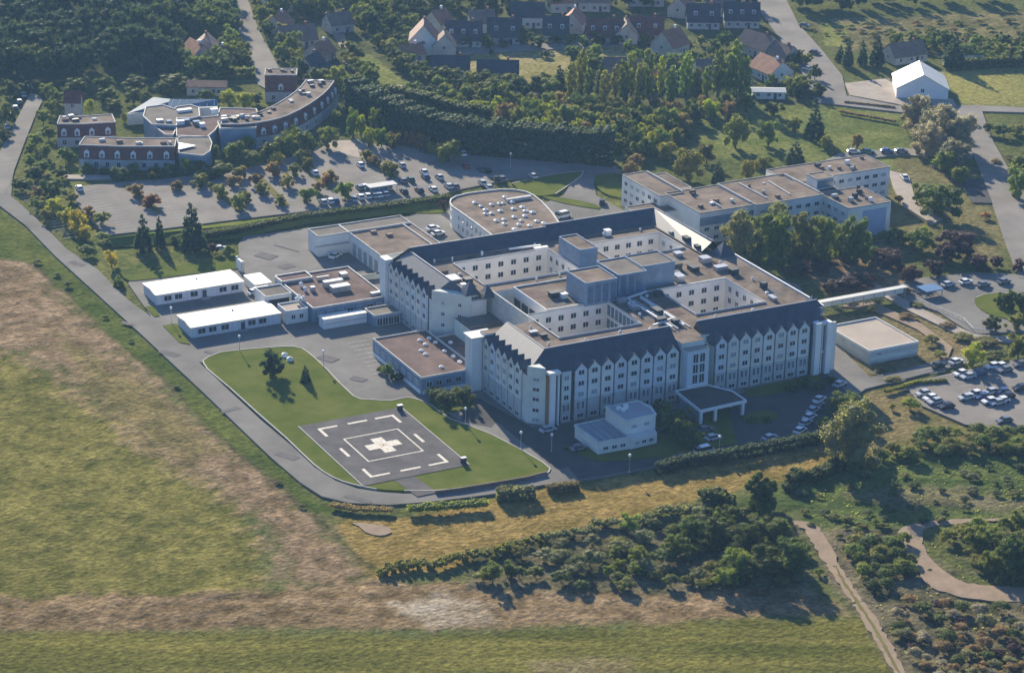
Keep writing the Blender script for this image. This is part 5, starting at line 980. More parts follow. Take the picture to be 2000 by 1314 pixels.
row([(10, 240, 40, 40), (5, 275, 26, 34), (20, 190, 40, 38), (-8, 210, 44, 40), (48, 185, 26, 30)], 'wild', 'dark', 'dark tree by the parked cars at the left edge', 'trees at the left edge')
tree(281, 490, 78, 46, 'conifer', 'conifer', 'left of three dark conifers on the grass near the west car park', group='conifers on the grass'); tree(312, 482, 66, 32, 'conifer', 'conifer', 'slim middle one of three dark conifers on the grass', group='conifers on the grass')
tree(376, 486, 98, 62, 'conifer', 'conifer', 'biggest and rightmost of three dark conifers on the grass', group='conifers on the grass')
tree(218, 522, 34, 32, 'wild', 'yellow', 'small bright yellow tree on the verge above the road', group=None); tree(232, 560, 26, 30, 'conifer', 'green', 'small spiky tree made up in place of the shadow of the yellow tree')  # spiky tree put in where the yellow tree's shadow falls
row([(170, 500, 26, 40, 'green'), (200, 470, 20, 34, 'green'), (208, 480, 16, 26)], 'shrub', 'green', 'green shrub on the slope right of the road', 'shrubs on the slope', 'shrub')
row([(415, 495, 22, 30, 'purple'), (448, 500, 26, 26, 'green'), (430, 508, 14, 24, 'green')], 'shrub', 'green', 'shrub at the corner of the delivery yard', 'shrubs at the yard corner', 'shrub')
row([(232, 352, 26, 36), (365, 342, 34, 34), (430, 345, 28, 50), (460, 315, 40, 38), (492, 325, 32, 36), (530, 315, 38, 38), (560, 300, 44, 44), (595, 300, 44, 40), (640, 292, 46, 44), (655, 245, 30, 26), (405, 352, 20, 34), (270, 320, 26, 20, 'lime'), (345, 250, 16, 16)], 'round', 'green', 'round garden tree in front of the hospice', 'garden trees of the hospice', name='clipped_tree')
row([(690, 270, 60, 26), (705, 268, 44, 26, 'lime'), (735, 262, 52, 30), (760, 262, 48, 26), (785, 268, 48, 24, 'lime'), (720, 290, 40, 26, 'lime'), (745, 290, 40, 26), (770, 292, 34, 30, 'olive'), (830, 298, 36, 30, 'brown'), (800, 288, 30, 26, 'orange'), (815, 292, 32, 28, 'orange'), (845, 302, 26, 22, 'lime')], 'wild', 'green', 'feathery tree between hospice and tall hedge', 'feathery trees right of the hospice')
tree(876, 318, 44, 52, 'round', 'green', 'large round tree alone at the top of the west car park')
tree(865, 415, 26, 18, 'round', 'purple', 'small dark purple tree left of the curved building')
row([(150, 185, 32, 44), (205, 180, 32, 40), (210, 200, 28, 40), (265, 178, 30, 44), (340, 175, 30, 56), (370, 180, 26, 44), (262, 205, 34, 40), (175, 222, 30, 22, 'lime'), (225, 215, 22, 36), (245, 240, 20, 22, 'olive'), (315, 185, 26, 34), (400, 200, 26, 30), (445, 205, 30, 34, 'lime'), (478, 212, 34, 36, 'lime'), (500, 205, 24, 30)], 'round', 'dark', 'clipped round tree behind the hospice', 'round trees behind the hospice', name='clipped_tree')
# --- lawn by the helipad
tree(528, 738, 56, 48, 'wild', 'conifer', 'larger dark bushy tree on the helipad lawn'); tree(597, 750, 42, 26, 'conifer', 'conifer', 'small dark conifer on the helipad lawn')
for u, v, lb in ((556, 700, 'left of two small white domes on the helipad lawn'), (566, 708, 'right of two small white domes on the helipad lawn')):
    x, y = g(u, v); mb = MB(); mb.cyl(0, 0, 0, .8, .9, 10, r2=.75); mb.cyl(0, 0, .8, 1.1, .75, 10, r2=.2); tag(put('access_dome', mesh('access_dome', mb, 'white'), None, (x, y, .5)), lb, 'dome')
row([(757, 738, 34, 30, 'green'), (745, 730, 20, 20, 'green'), (775, 745, 22, 30, 'conifer')], 'shrub', 'green', 'bush against the low blue-white wing', 'bushes at the clinic wing', 'bush')
row([(875, 800, 44, 60), (905, 790, 40, 44), (850, 785, 30, 40)], 'wild', 'dark', 'dark tree between low wing and hospital corner', 'trees at the shaded corner')
# --- front of the hospital
row([(1300, 850, 66, 60), (1335, 870, 60, 56), (1330, 840, 56, 50), (1285, 820, 40, 36), (1360, 880, 40, 40)], 'wild', 'dark', 'dark tree between annex and entrance canopy', 'shaded trees by the entrance canopy')
row([(1570, 760, 36, 40), (1545, 768, 20, 34), (1600, 765, 22, 30), (1625, 752, 20, 34)], 'shrub', 'dark', 'dark bush at the foot of the right facade', 'bushes at the right facade', 'bush')
row([(1468, 826, 12, 30), (1495, 824, 12, 30), (1110, 880, 12, 22), (1165, 878, 16, 24)], 'shrub', 'dark', 'low shaded shrub in the front beds', 'low shrubs in the front beds', 'shrub')
tree(1668, 905, 128, 118, 'big', 'sage', 'largest broad tree at the corner of the front hedge'); tree(1648, 815, 52, 66, 'big', 'green', 'medium tree right behind the largest corner tree')
row([(1610, 838, 30, 34), (1690, 808, 26, 30), (1705, 850, 24, 32, 'olive'), (1650, 880, 40, 60), (1720, 900, 30, 36), (1742, 800, 16, 16, 'lime')], 'shrub', 'green', 'shrub around the largest corner tree', 'shrubs round the corner tree', 'shrub')
tree(1483, 1000, 76, 66, 'big', 'dark', 'dense dark lone tree at the top of the thicket')
# --- tall trees in front of the residence
row([(1440, 510, 98, 76, 'sage'), (1510, 514, 104, 74), (1515, 470, 76, 60, 'sage'), (1566, 505, 92, 54, 'olive'), (1607, 510, 88, 58), (1668, 512, 92, 68), (1470, 480, 60, 50), (1640, 500, 60, 40)], 'big', 'green', 'tall tree in the row hiding the residence', 'tall trees in front of the residence')
row([(1736, 520, 34, 66), (1776, 552, 34, 44), (1824, 540, 34, 46), (1912, 528, 32, 44), (1872, 500, 52, 84), (1850, 512, 40, 50), (1947, 522, 22, 30), (1663, 566, 30, 70), (1690, 560, 26, 44), (1625, 570, 22, 50), (1600, 530, 22, 60), (1560, 535, 18, 60), (1990, 530, 24, 34)], 'round', 'purple', 'purple-leaved tree below the residence', 'purple-leaved trees', name='purple_tree')
row([(1799, 490, 46, 66), (1832, 425, 66, 92), (1800, 400, 44, 46), (1765, 478, 30, 36), (1846, 340, 46, 50), (1872, 360, 36, 40), (1740, 470, 24, 40), (1700, 505, 26, 34), (1990, 390, 66, 60), (2005, 350, 50, 60)], 'round', 'green', 'round green tree right of the residence', 'green trees right of the residence')
row([(1832, 398, 22, 40, 'orange'), (1925, 428, 16, 24, 'orange'), (1755, 398, 20, 20, 'orange'), (1705, 548, 16, 26, 'brown'), (1770, 575, 14, 26, 'brown')], 'shrub', 'orange', 'small orange-tinted bush near the residence', 'orange bushes', 'bush')
row([(1970, 605, 40, 34), (1998, 610, 44, 36), (1953, 600, 30, 26), (1938, 648, 34, 36), (1984, 645, 34, 40, 'olive')], 'round', 'dark', 'dark compact tree round the turning circle', 'compact trees round the turning circle')
row([(1894, 715, 50, 52), (1988, 700, 52, 50, 'olive')], 'wild', 'lime', 'bright lime-green tree above the east car park', 'lime trees above the east car park')
row([(1945, 700, 18, 50), (1925, 672, 14, 60, 'olive'), (1880, 662, 12, 50, 'olive'), (1835, 700, 20, 30, 'olive'), (1820, 672, 22, 34, 'olive'), (1700, 610, 16, 30, 'olive'), (1770, 622, 12, 40, 'brown'), (1660, 592, 14, 34, 'olive'), (1790, 600, 10, 34, 'olive'), (1745, 745, 12, 34, 'olive'), (1720, 725, 10, 30, 'olive'), (1850, 640, 10, 40, 'brown')], 'shrub', 'green', 'low shrub near the pink-roofed store building', 'low shrubs by the store building', 'shrub')
# --- hedges
def hedge(pts, wd, h_, col, label, name='hedge', wob=.22):
    p = gp(pts); cen, rad = [], []; r0 = max(.45, min(1.25, wd*.30, h_*.42))
    for i in range(len(p)-1):
        dx, dy = p[i+1][0]-p[i][0], p[i+1][1]-p[i][1]; L = math.hypot(dx, dy); dx /= L; dy /= L; n = max(1, int(L/(r0*1.05)))
        for k_ in range(n):
            s = L*k_/n; x, y = p[i][0]+dx*s-p[0][0], p[i][1]+dy*s-p[0][1]; na = max(1, int(wd/(r0*1.3))); na = 3 if na == 2 else na; nz = max(1, int(h_/(r0*1.3))); hh = h_*(NR.uniform(.45, 1.45) if name == 'hedgerow' else NR.uniform(.9, 1.08)); wig = math.sin(s*.31+len(label))*.5*wd*(name == 'hedgerow')
            for a_ in range(na):
                off = wig if na == 1 else wig -wd/2+r0*.6+(wd-r0*1.2)*a_/(na-1)
                for z_ in range(nz):
                    if nz > 2 and na > 2 and 0 < a_ < na-1 and z_ < nz-1: continue
                    z = r0*.5+(hh-r0*1.1)*(z_/(nz-1) if nz > 1 else .8); cen.append((x-dy*off+NR.uniform(-.2, .2)*r0, y+dx*off+NR.uniform(-.2, .2)*r0, z)); rad.append(r0*NR.uniform(1-wob, 1+wob))
    o = put(name, leaf_mesh(name, np.array(cen), np.array(rad), 22, r0*.24, LEAF[col], core=.84), None, (p[0][0], p[0][1], .2)); tag(o, label, 'hedge')
hedge([(690, 215), (740, 245), (800, 272), (860, 290), (930, 300), (1010, 306), (1090, 313), (1200, 322)], 7, 10.5, 'conifer', 'tall dark hedge running from the hospice to the residence, throwing a long shadow', 'tall_hedge')
hedge([(700, 188), (800, 205), (900, 232), (960, 242)], 4, 5, 'dark', 'dark clipped hedge behind the tall one, by the green pools')
hedge([(340, 477), (450, 462), (600, 432), (760, 413), (880, 396)], 2.6, 2.2, 'dark', 'long low hedge behind the dock building')
hedge([(1285, 925), (1330, 912), (1420, 898), (1500, 884), (1560, 872), (1625, 858)], 2.4, 2.4, 'conifer', 'straight front hedge between the shaded forecourt and the yellow grass')
hedge([(650, 992), (690, 1000), (770, 1003)], 1.8, 1.2, 'brown', 'low ragged brown hedge left along the road bend')
hedge([(800, 1003), (870, 1000), (955, 992)], 2.6, 2.0, 'green', 'leafy hedge along the road bend below the helipad')
hedge([(975, 978), (1010, 975), (1050, 972)], 3.0, 2.6, 'sage', 'short rounded hedge right of the road bend')
hedge([(1072, 962), (1132, 955)], 2.0, 1.6, 'brown', 'short ragged hedge where the road meets the forecourt')
hedge([(740, 1122), (850, 1110), (960, 1088), (1060, 1062)], 2.4, 1.5, 'olive', 'overgrown hedgerow at the left end of the field boundary', 'hedgerow')
hedge([(1060, 1062), (1160, 1035), (1290, 1010), (1400, 985)], 2.2, 1.4, 'sage', 'middle stretch of the overgrown hedgerow above the thicket', 'hedgerow')
hedge([(1530, 955), (1580, 935), (1660, 918)], 3.0, 2.4, 'dark', 'dark hedgerow below the largest corner tree', 'hedgerow')
hedge([(1370, 985), (1400, 982), (1440, 985)], 3.6, 3.0, 'dark', 'dark clump of hedge left of the lone tree', 'hedgerow')
hedge([(1730, 770), (1790, 752), (1850, 748)], 1.2, 1.0, 'olive', 'thin hedge along the upper edge of the east car park')
hedge([(1640, 222), (1750, 242)], 1.2, 1.0, 'brown', 'thin dark hedge below the cross lane'); hedge([(1860, 135), (1950, 130), (2040, 128)], 4, 3.2, 'dark', 'dark hedge edging the bright field at the right')
hedge([(350, 158), (420, 153), (500, 150)], 3, 3, 'green', 'clipped hedge at the foot of the wood'); hedge([(1650, 203), (1700, 208), (1750, 214)], 1.0, .9, 'brown', 'low dark hedge between cross lane and lawn')
hedge([(1010, 178), (1100, 186), (1160, 190)], 2.5, 2.5, 'dark', 'dark hedge below the yellow garden')
# --- thickets, lower right
tree(1778, 800, 30, 44, 'shrub', 'lime', 'bright lime-green bush on the bank left of the east car park', 'shrub')
TH = [(935, 1148), (950, 1110), (1000, 1085), (1130, 1060), (1290, 1020), (1400, 1000), (1530, 1005), (1570, 1060), (1575, 1135), (1500, 1155), (1380, 1150), (1200, 1160)]
CW = dict(green='green', dark='dark green', olive='olive', lime='lime-green', brown='brownish', sage='grey-green', conifer='blackish green', grey='grey', purple='purplish', yellow='yellow')
def mass(poly, n, dmin, seed, kinds, place, group, cat='shrub', name='shrub', avoid=(), stuff=False):
    pts, r = scatter(poly, n, dmin, seed, avoid=avoid); V_, F_, cols = [], {}, []; off = 0
    parts = {}
    for i, (u, v) in enumerate(sorted(pts)):
        kd, cl, h0, h1, wr = r.choice(kinds); h_ = r.uniform(h0, h1); w_ = h_*wr*r.uniform(.85, 1.15)
        if not stuff: tree(u, v, h_, w_, kd, cl, f'{CW[cl]} {cat}, {ordn(i+1)} from the left {place}', cat, group, name); continue
        if v-h_ > 1330 or v < -4 or u < -30 or u > 2030: continue
        x, y = g(u, v); pm = ppm(x, y); cr, _ = get_crown(kd, cl); nv = len(cr.vertices); co = np.empty(nv*3); cr.vertices.foreach_get('co', co); co = co.reshape(-1, 3)
        a_ = r.uniform(0, 6.28); c_, s_ = math.cos(a_), math.sin(a_); co = co*np.array([w_/pm*1.1, w_/pm*1.1, h_/pm/CT]); co = np.stack([co[:, 0]*c_-co[:, 1]*s_+x, co[:, 0]*s_+co[:, 1]*c_+y, co[:, 2]], 1)
        p_ = parts.setdefault(cl, [[], [], 0]); p_[0].append(co); o = p_[2]; p_[1] += [tuple(q+o for q in f.vertices) for f in cr.polygons]; p_[2] += nv
    if stuff:
        vs, fs, mi, off = [], [], [], 0; mats = []
        for cl, (vv, ff, nn) in parts.items():
            vs += vv; fs += [tuple(q+off for q in f) for f in ff]; mi += [len(mats)]*len(ff); mats.append(LEAF[cl]); off += nn
        me = bpy.data.meshes.new(name); me.from_pydata(np.concatenate(vs).tolist(), [], fs)
        for m_ in mats: me.materials.append(m_)
        me.polygons.foreach_set('material_index', mi); me.update(); tag(put(name, me), kind='stuff')
mass(TH, 84, 21, 3, [('shrub', 'sage', 22, 36, 1.6), ('shrub', 'dark', 22, 38, 1.4), ('wild', 'green', 26, 44, 1.1), ('shrub', 'olive', 18, 30, 1.6), ('shrub', 'sage', 16, 28, 1.8)], 'in the central thicket', 'shrubs of the central thicket')
row([(1465, 1085, 70, 76), (1510, 1080, 74, 80), (1540, 1122, 74, 76), (1485, 1135, 70, 84), (1400, 1070, 66, 66), (1350, 1060, 56, 60), (1440, 1130, 60, 70, 'green'), (1320, 1090, 46, 56, 'green')], 'big', 'dark', 'large dark tree at the right end of the thicket', 'large dark trees of the thicket')
mass([(1645, 1065), (1700, 1050), (1770, 1065), (1780, 1110), (1720, 1170), (1690, 1140)], 26, 20, 4, [('shrub', 'green', 22, 36, 1.4), ('shrub', 'olive', 18, 30, 1.4), ('shrub', 'dark', 22, 36, 1.3)], 'between the two sandy tracks', 'shrubs between the sandy tracks', avoid=[TRK, TRK2])
mass([(1835, 1050), (1900, 1030), (2040, 1020), (2040, 1130), (1920, 1118), (1860, 1090)], 24, 26, 5, [('shrub', 'green', 26, 44, 1.3), ('shrub', 'olive', 20, 34, 1.4), ('wild', 'green', 34, 50, 1.1)], 'inside the sandy track bend', 'shrubs inside the track bend')
row([(1975, 1135, 88, 80), (2020, 1135, 90, 80), (1940, 1120, 50, 56, 'green')], 'big', 'dark', 'big dark tree inside the sandy track bend', 'dark trees at the right edge')
mass([(1720, 1185), (1800, 1175), (1860, 1190), (2040, 1195), (2040, 1340), (1830, 1340), (1780, 1280)], 74, 21, 6, [('shrub', 'brown', 14, 28, 1.6), ('shrub', 'grey', 14, 26, 1.6), ('shrub', 'sage', 16, 30, 1.5), ('shrub', 'dark', 16, 32, 1.4), ('shrub', 'purple', 12, 20, 1.6)], 'scrubby brown or grey-green bush on the rough ground at the lower right', 'scrub bushes at the lower right', name='scrub', stuff=True)
mass([(1700, 900), (1760, 872), (1880, 850), (2040, 850), (2040, 888), (1860, 898)], 34, 20, 8, [('shrub', 'green', 20, 38, 1.5), ('shrub', 'olive', 18, 30, 1.6), ('shrub', 'dark', 20, 34, 1.4)], 'in the belt below the east car park', 'bushes below the east car park')
mass([(1560, 960), (1700, 925), (2040, 905), (2040, 1010), (1700, 1030), (1560, 1030)], 40, 26, 9, [('shrub', 'sage', 7, 14, 2.2), ('shrub', 'dark', 7, 13, 2.2), ('shrub', 'olive', 6, 12, 2.4)], 'low bramble mound on the rough green slope', 'bramble mounds on the rough slope', name='brambles', stuff=True)
mass([(1570, 1055), (1650, 1045), (1640, 1010), (1750, 1030), (1700, 1050), (1620, 1150), (1590, 1110)], 12, 16, 10, [('shrub', 'green', 10, 18, 1.6), ('shrub', 'olive', 8, 14, 1.8)], 'beside the left sandy track', 'bushes beside the sandy track', avoid=[TRK])
# --- the grove and gardens above the centre
GROVE = [(970, 205), (1130, 215), (1250, 222), (1400, 218), (1470, 215), (1440, 235), (1370, 240), (1300, 300), (1240, 312), (1150, 285), (1040, 268), (980, 240)]
mass(GROVE, 74, 26, 12, [('wild', 'green', 34, 52, .9), ('wild', 'olive', 30, 46, .9), ('round', 'green', 32, 48, 1.0), ('wild', 'lime', 30, 42, .8), ('wild', 'dark', 36, 54, .9), ('wild', 'brown', 28, 40, .9)], 'in the grove above the residence', 'trees of the central grove', 'tree', 'leafy_tree')
row([(1115, 200, 76, 26, 'olive'), (1150, 204, 70, 24), (1180, 206, 66, 24, 'olive'), (1218, 204, 84, 26), (1250, 206, 80, 24, 'olive'), (1310, 206, 76, 26), (1360, 204, 70, 26, 'olive'), (1452, 202, 90, 30), (1135, 186, 88, 26, 'olive'), (1202, 190, 62, 22, 'olive'), (1232, 192, 88, 26), (1264, 192, 96, 28), (1290, 190, 80, 20, 'lime'), (1338, 190, 84, 30), (1402, 190, 92, 32), (1420, 190, 84, 26), (1436, 190, 108, 34), (1380, 190, 60, 22)], 'poplar', 'green', 'tall narrow poplar in front of the houses', 'poplars in front of the houses')
row([(1174, 186, 74, 30), (1093, 178, 54, 40), (967, 208, 54, 40), (1402, 362, 52, 34), (1552, 324, 52, 52), (1655, 132, 62, 30), (1684, 128, 52, 26), (1712, 130, 66, 40), (1640, 120, 34, 26), (1862, 134, 70, 54), (740, 205, 50, 34)], 'conifer', 'conifer', 'dark conifer above its neighbours, far half of the view', 'far dark conifers')
tree(1590, 270, 70, 52, 'conifer', 'conifer', 'lone pointed dark conifer on the bright lawn below the east road')
row([(1436, 290, 64, 50, 'green'), (1500, 285, 52, 44, 'green'), (1343, 352, 62, 70), (1380, 320, 40, 40), (1462, 350, 40, 36), (1490, 330, 26, 34), (1612, 292, 26, 30, 'olive'), (1674, 292, 30, 22, 'brown'), (1230, 362, 48, 34, 'brown'), (1240, 330, 30, 34, 'brown'), (1270, 300, 44, 30, 'lime'), (1300, 315, 40, 36), (1580, 340, 20, 22), (1548, 255, 26, 34), (1510, 225, 26, 40)], 'round', 'olive', 'rounded tree on the lawn behind the residence', 'park trees behind the residence')
row([(1785, 262, 74, 60), (1835, 290, 84, 76), (1872, 300, 78, 66), (1808, 305, 66, 64), (1860, 328, 56, 60), (1800, 238, 54, 50), (1845, 258, 50, 60)], 'big', 'grey', 'pale grey tree left of the right-hand road', 'silvery trees by the right road', name='silver_tree')
row([(1930, 262, 26, 34, 'dark'), (1960, 268, 30, 50, 'dark'), (1985, 262, 22, 40, 'olive'), (1895, 245, 20, 26, 'dark'), (1945, 320, 12, 26, 'brown'), (1980, 312, 10, 40, 'olive')], 'shrub', 'dark', 'bush right of the right-hand road', 'bushes right of the right-hand road', 'bush')
AV = [[(415, -10), (475, -10), (505, 60), (558, 150), (545, 175), (500, 175), (480, 110)], [(350, 70), (440, 70), (445, 130), (350, 130)], [(625, 0), (690, 0), (710, 60), (820, 175), (740, 180), (670, 100)], [(1465, -10), (1540, -10), (1660, 200), (1560, 200), (1465, 60)], [(870, 88), (1250, 82), (1120, 125), (1050, 178), (900, 180)]]
row([(590, 30, 44, 34, 'yellow'), (612, 24, 56, 40, 'yellow'), (645, 30, 34, 30, 'olive'), (180, 30, 40, 46, 'olive'), (215, 62, 44, 60, 'brown'), (240, 35, 34, 50, 'yellow')], 'wild', 'yellow', 'yellowing autumn tree near the top edge', 'autumn trees near the top edge')
mass([(-40, -60), (420, -60), (440, 20), (345, 60), (345, 150), (280, 152), (-40, 160)], 120, 30, 21, [('wild', 'conifer', 52, 78, .8), ('wild', 'dark', 50, 70, .9), ('round', 'conifer', 48, 66, .9), ('wild', 'conifer', 46, 70, .85), ('wild', 'conifer', 50, 80, .7)], 'dark tree of the shady wood at the top left', 'trees of the dark wood', 'tree', 'wood', stuff=True)
mass([(440, 20), (470, 60), (500, 100), (500, 150), (440, 160), (345, 152), (345, 60)], 26, 24, 22, [('wild', 'dark', 36, 54, .9), ('wild', 'green', 32, 46, .9)], 'around the top-left red-roofed houses', 'trees round the red-roofed houses', 'tree', 'leafy_tree', AV[:2])
mass([(480, -40), (720, -40), (740, 180), (700, 190), (560, 160), (520, 80)], 58, 26, 23, [('wild', 'green', 34, 52, .9), ('wild', 'dark', 34, 54, .9), ('wild', 'olive', 26, 40, 1.0), ('round', 'green', 28, 40, 1.1)], 'right of the north lane', 'garden trees between lane and grass strip', 'tree', 'leafy_tree', AV+[[(560, 40), (680, 50), (690, 165), (590, 165)]])
mass([(700, -40), (1480, -60), (1480, 20), (1100, 22), (1000, 40), (840, 45), (800, 70), (720, 70)], 96, 28, 24, [('wild', 'dark', 36, 58, .9), ('wild', 'green', 34, 50, .9), ('wild', 'conifer', 40, 62, .7)], 'tree of the wooded belt behind the terrace houses', 'trees behind the terrace houses', 'tree', 'wood', AV, stuff=True)
mass([(720, 70), (800, 75), (830, 150), (960, 165), (1130, 180), (1130, 186), (900, 190), (820, 168), (740, 100)], 44, 22, 25, [('round', 'green', 18, 34, 1.2), ('wild', 'olive', 16, 28, 1.2), ('round', 'dark', 20, 36, 1.1)], 'among the bungalows', 'garden trees among the bungalows', 'tree', 'leafy_tree', [[(830, 115), (920, 115), (920, 150), (830, 150)], [(930, 120), (1015, 120), (1015, 160), (930, 160)]])
mass([(760, 185), (960, 190), (960, 235), (880, 230), (780, 210)], 20, 22, 26, [('round', 'green', 18, 30, 1.2), ('round', 'lime', 16, 28, 1.1), ('round', 'dark', 18, 30, 1.2)], 'between the two dark hedges', 'garden trees between the hedges', 'tree', 'leafy_tree')
mass([(1070, 110), (1480, 80), (1560, 130), (1590, 200), (1470, 180), (1100, 165)], 26, 24, 27, [('wild', 'green', 26, 42, 1.0), ('wild', 'dark', 28, 44, .9), ('round', 'olive', 20, 32, 1.1)], 'garden tree behind the poplars', 'garden trees behind the poplars', 'tree', 'wood', AV+[[(1270, 60), (1345, 60), (1345, 120), (1270, 120)], [(1440, 70), (1550, 70), (1550, 165), (1440, 165)]], stuff=True)
mass([(860, 90), (1000, 86), (1240, 84), (1240, 92), (1000, 96), (860, 100)], 12, 22, 28, [('round', 'green', 18, 30, 1.1), ('round', 'dark', 18, 28, 1.1)], 'in the terrace front gardens', 'front garden trees of the terrace', 'tree', 'leafy_tree')
row([(1018, 84, 34, 40, 'dark'), (1260, 88, 22, 26, 'green'), (960, 108, 12, 12, 'dark'), (1065, 112, 14, 22, 'dark')], 'round', 'dark', 'dark tree at the lane by the terrace', 'lane trees in front of the terrace')
mass([(1530, -70), (2040, -90), (2040, 2), (1800, 12), (1560, 30)], 60, 30, 29, [('wild', 'dark', 44, 62, .9), ('wild', 'conifer', 44, 66, .8)], 'dark tree of the wood at the top right', 'trees of the top-right wood', 'tree', 'wood', stuff=True)
mass([(1560, 60), (1800, 45), (2040, 40), (2040, 100), (1720, 100)], 46, 26, 30, [('shrub', 'olive', 6, 12, 2.4), ('shrub', 'green', 6, 12, 2.2), ('shrub', 'brown', 5, 10, 2.4)], 'low rough bush in the far field behind the barn', 'bushes of the far field', name='scrub', stuff=True)
mass([(1740, 85), (1870, 95), (2040, 88), (2040, 125), (1900, 128), (1850, 118)], 26, 22, 31, [('wild', 'green', 20, 34, 1.1), ('wild', 'dark', 22, 36, 1.1)], 'in the belt behind the white barn', 'trees behind the white barn', 'tree', 'leafy_tree')
mass([(1540, 110), (1600, 140), (1600, 200), (1540, 198)], 12, 18, 32, [('wild', 'dark', 26, 40, .9), ('wild', 'green', 24, 36, 1.0)], 'crowding the left side of the east road', 'trees left of the east road', 'tree', 'leafy_tree')
# rough grass tufts: nobody could count them
def tufts(name, polys, n, sz, col, label_z, seed, hmax):
    r = np.random.RandomState(seed); vs = []
    for poly, k_ in polys:
        us = [p_[0] for p_ in poly]; vv = [p_[1] for p_ in poly]; c_ = 0
        while c_ < k_:
            u, v = r.uniform(min(us), max(us)), r.uniform(min(vv), max(vv))
            if not inside(u, v, poly): continue
            x, y = g(u, v); c_ += 1; s_ = sz*r.uniform(.5, 1.4); hh = hmax*r.uniform(.4, 1.2); a_ = r.uniform(0, 3.14); dx, dy = math.cos(a_)*s_, math.sin(a_)*s_
            vs += [(x-dx, y-dy, 0), (x+dx, y+dy, 0), (x+dx*.6+r.uniform(-.2, .2), y+dy*.6, hh), (x-dx*.6, y-dy*.6+r.uniform(-.2, .2), hh)]
    me = bpy.data.meshes.new(name); me.from_pydata(vs, [], [(4*i, 4*i+1, 4*i+2, 4*i+3) for i in range(len(vs)//4)]); me.materials.append(LEAF[col]); tag(put(name, me), kind='stuff')
tufts('scrub_undergrowth', [([(1560, 930), (2000, 880), (2000, 1314), (1790, 1314), (1620, 1060)], 1500)], 0, .25, 'sage', 0, 44, .25)

# ------------------------------------------------------------------ cars
CARM = {k: mat('car_paint_'+k, c, rough=.28, var=.03, spec=.6) for k, c in dict(white=(.78, .78, .77), silver=(.46, .48, .50), grey=(.16, .17, .19), black=(.02, .021, .025), blue=(.03, .07, .20), red=(.30, .03, .03), green=(.03, .12, .09)).items()}
_cm = {}
def car_meshes(col, van=False):
    if (col, van) in _cm: return _cm[(col, van)]
    if van: pr = [(-2.5, .35), (2.5, .35), (2.55, .95), (2.0, 1.2), (-2.5, 1.2)]; gh = [(-2.45, 1.2), (1.9, 1.2), (1.3, 2.05), (-2.4, 2.15)]; W = .98
    else: pr = [(-2.05, .35), (2.05, .35), (2.12, .62), (1.95, .82), (1.05, .95), (-1.85, .98), (-2.1, .80)]; gh = [(-1.75, .97), (1.05, .95), (.45, 1.42), (-1.25, 1.45)]; W = .88
    def ext(pts, w0, w1=None):
        mb = MB(); n = len(pts); zs = [p_[1] for p_ in pts]; z0, z1 = min(zs), max(zs); w1 = w0 if w1 is None else w1; wz = lambda z: w0+(w1-w0)*(z-z0)/(z1-z0)
        mb.v = [(x, -wz(z), z) for x, z in pts]+[(x, wz(z), z) for x, z in pts]; mb.f = [tuple(range(n)), tuple(range(2*n-1, n-1, -1))]+[((i+1) % n, i, n+i, n+(i+1) % n) for i in range(n)]; mb.m = [0]*len(mb.f); return mb
    body = mesh('body', ext(pr, W, W*.95), CARM[col]); glass = mesh('window', ext(gh, W*.93, W*.78), 'glass')
    z1 = gh[2][1]; rf = MB(); rf.box(gh[3][0]+.05, -W*.79, z1-.03, gh[2][0]-.05, W*.79, z1+.07); roof = mesh('roof', rf, CARM[col])
    wh = MB(); n = 10; wh.v = [(.32*math.cos(a_*.6283), sy, .32*math.sin(a_*.6283)) for sy in (-.1, .1) for a_ in range(n)]; wh.f = [tuple(range(n)), tuple(range(2*n-1, n-1, -1))]+[((i+1) % n, i, n+i, n+(i+1) % n) for i in range(n)]; wh.m = [0]*len(wh.f)
    lt = MB(); lt.box(-.04, -.16, -.08, .04, .16, .08)
    if 'w' not in _cm: _cm['w'] = mesh('wheel', wh, 'tyre'); _cm['l'] = mesh('headlight', lt, 'frame')
    _cm[(col, van)] = (body, glass, roof, pr, W); return _cm[(col, van)]
def car(u, v, ang, col, label, group=None, van=False, z=None):
    x, y = g(u, v); body, glass, roof, pr, W = car_meshes(col, van)
    t = thing('parked_van' if van else 'parked_car', x, y, label, 'van' if van else 'car', group, math.radians(ang), .45 if z is None else z)
    put('body', body, t); put('window', glass, t); put('roof', roof, t)
    for sx in (-1, 1):
        for sy in (-1, 1): put('wheel', _cm['w'], t, (sx*(1.6 if van else 1.28), sy*(W-.08), .32))
    for sy in (-1, 1): put('headlight', _cm['l'], t, (2.06 if not van else 2.5, sy*(W-.25), .66))
def cars(lst, desc, group, ang, z=None):
    lst = sorted(lst, key=lambda q: q[0])
    for i, q in enumerate(lst): car(q[0], q[1], (q[3] if len(q) > 3 else ang)+rnd.uniform(-3, 3), q[2], f'{q[2]} car {desc}, {ordn(i+1)} from the left', group, z=z)
cars([(1803, 775, 'silver'), (1817, 784, 'white'), (1826, 791, 'silver'), (1848, 800, 'black')], 'in the left row of the east car park', 'cars in the east car park', 180)
cars([(1876, 736, 'white'), (1890, 742, 'silver'), (1911, 736, 'blue'), (1938, 722, 'white'), (1953, 722, 'white'), (1962, 729, 'grey'), (1992, 718, 'grey')], 'in the top row of the east car park', 'cars in the east car park', 180)
cars([(1886, 783, 'silver'), (1904, 776, 'white'), (1918, 781, 'blue'), (1934, 772, 'silver'), (1957, 772, 'blue'), (1966, 780, 'black'), (1992, 764, 'black')], 'in the middle row of the east car park', 'cars in the east car park', 180)
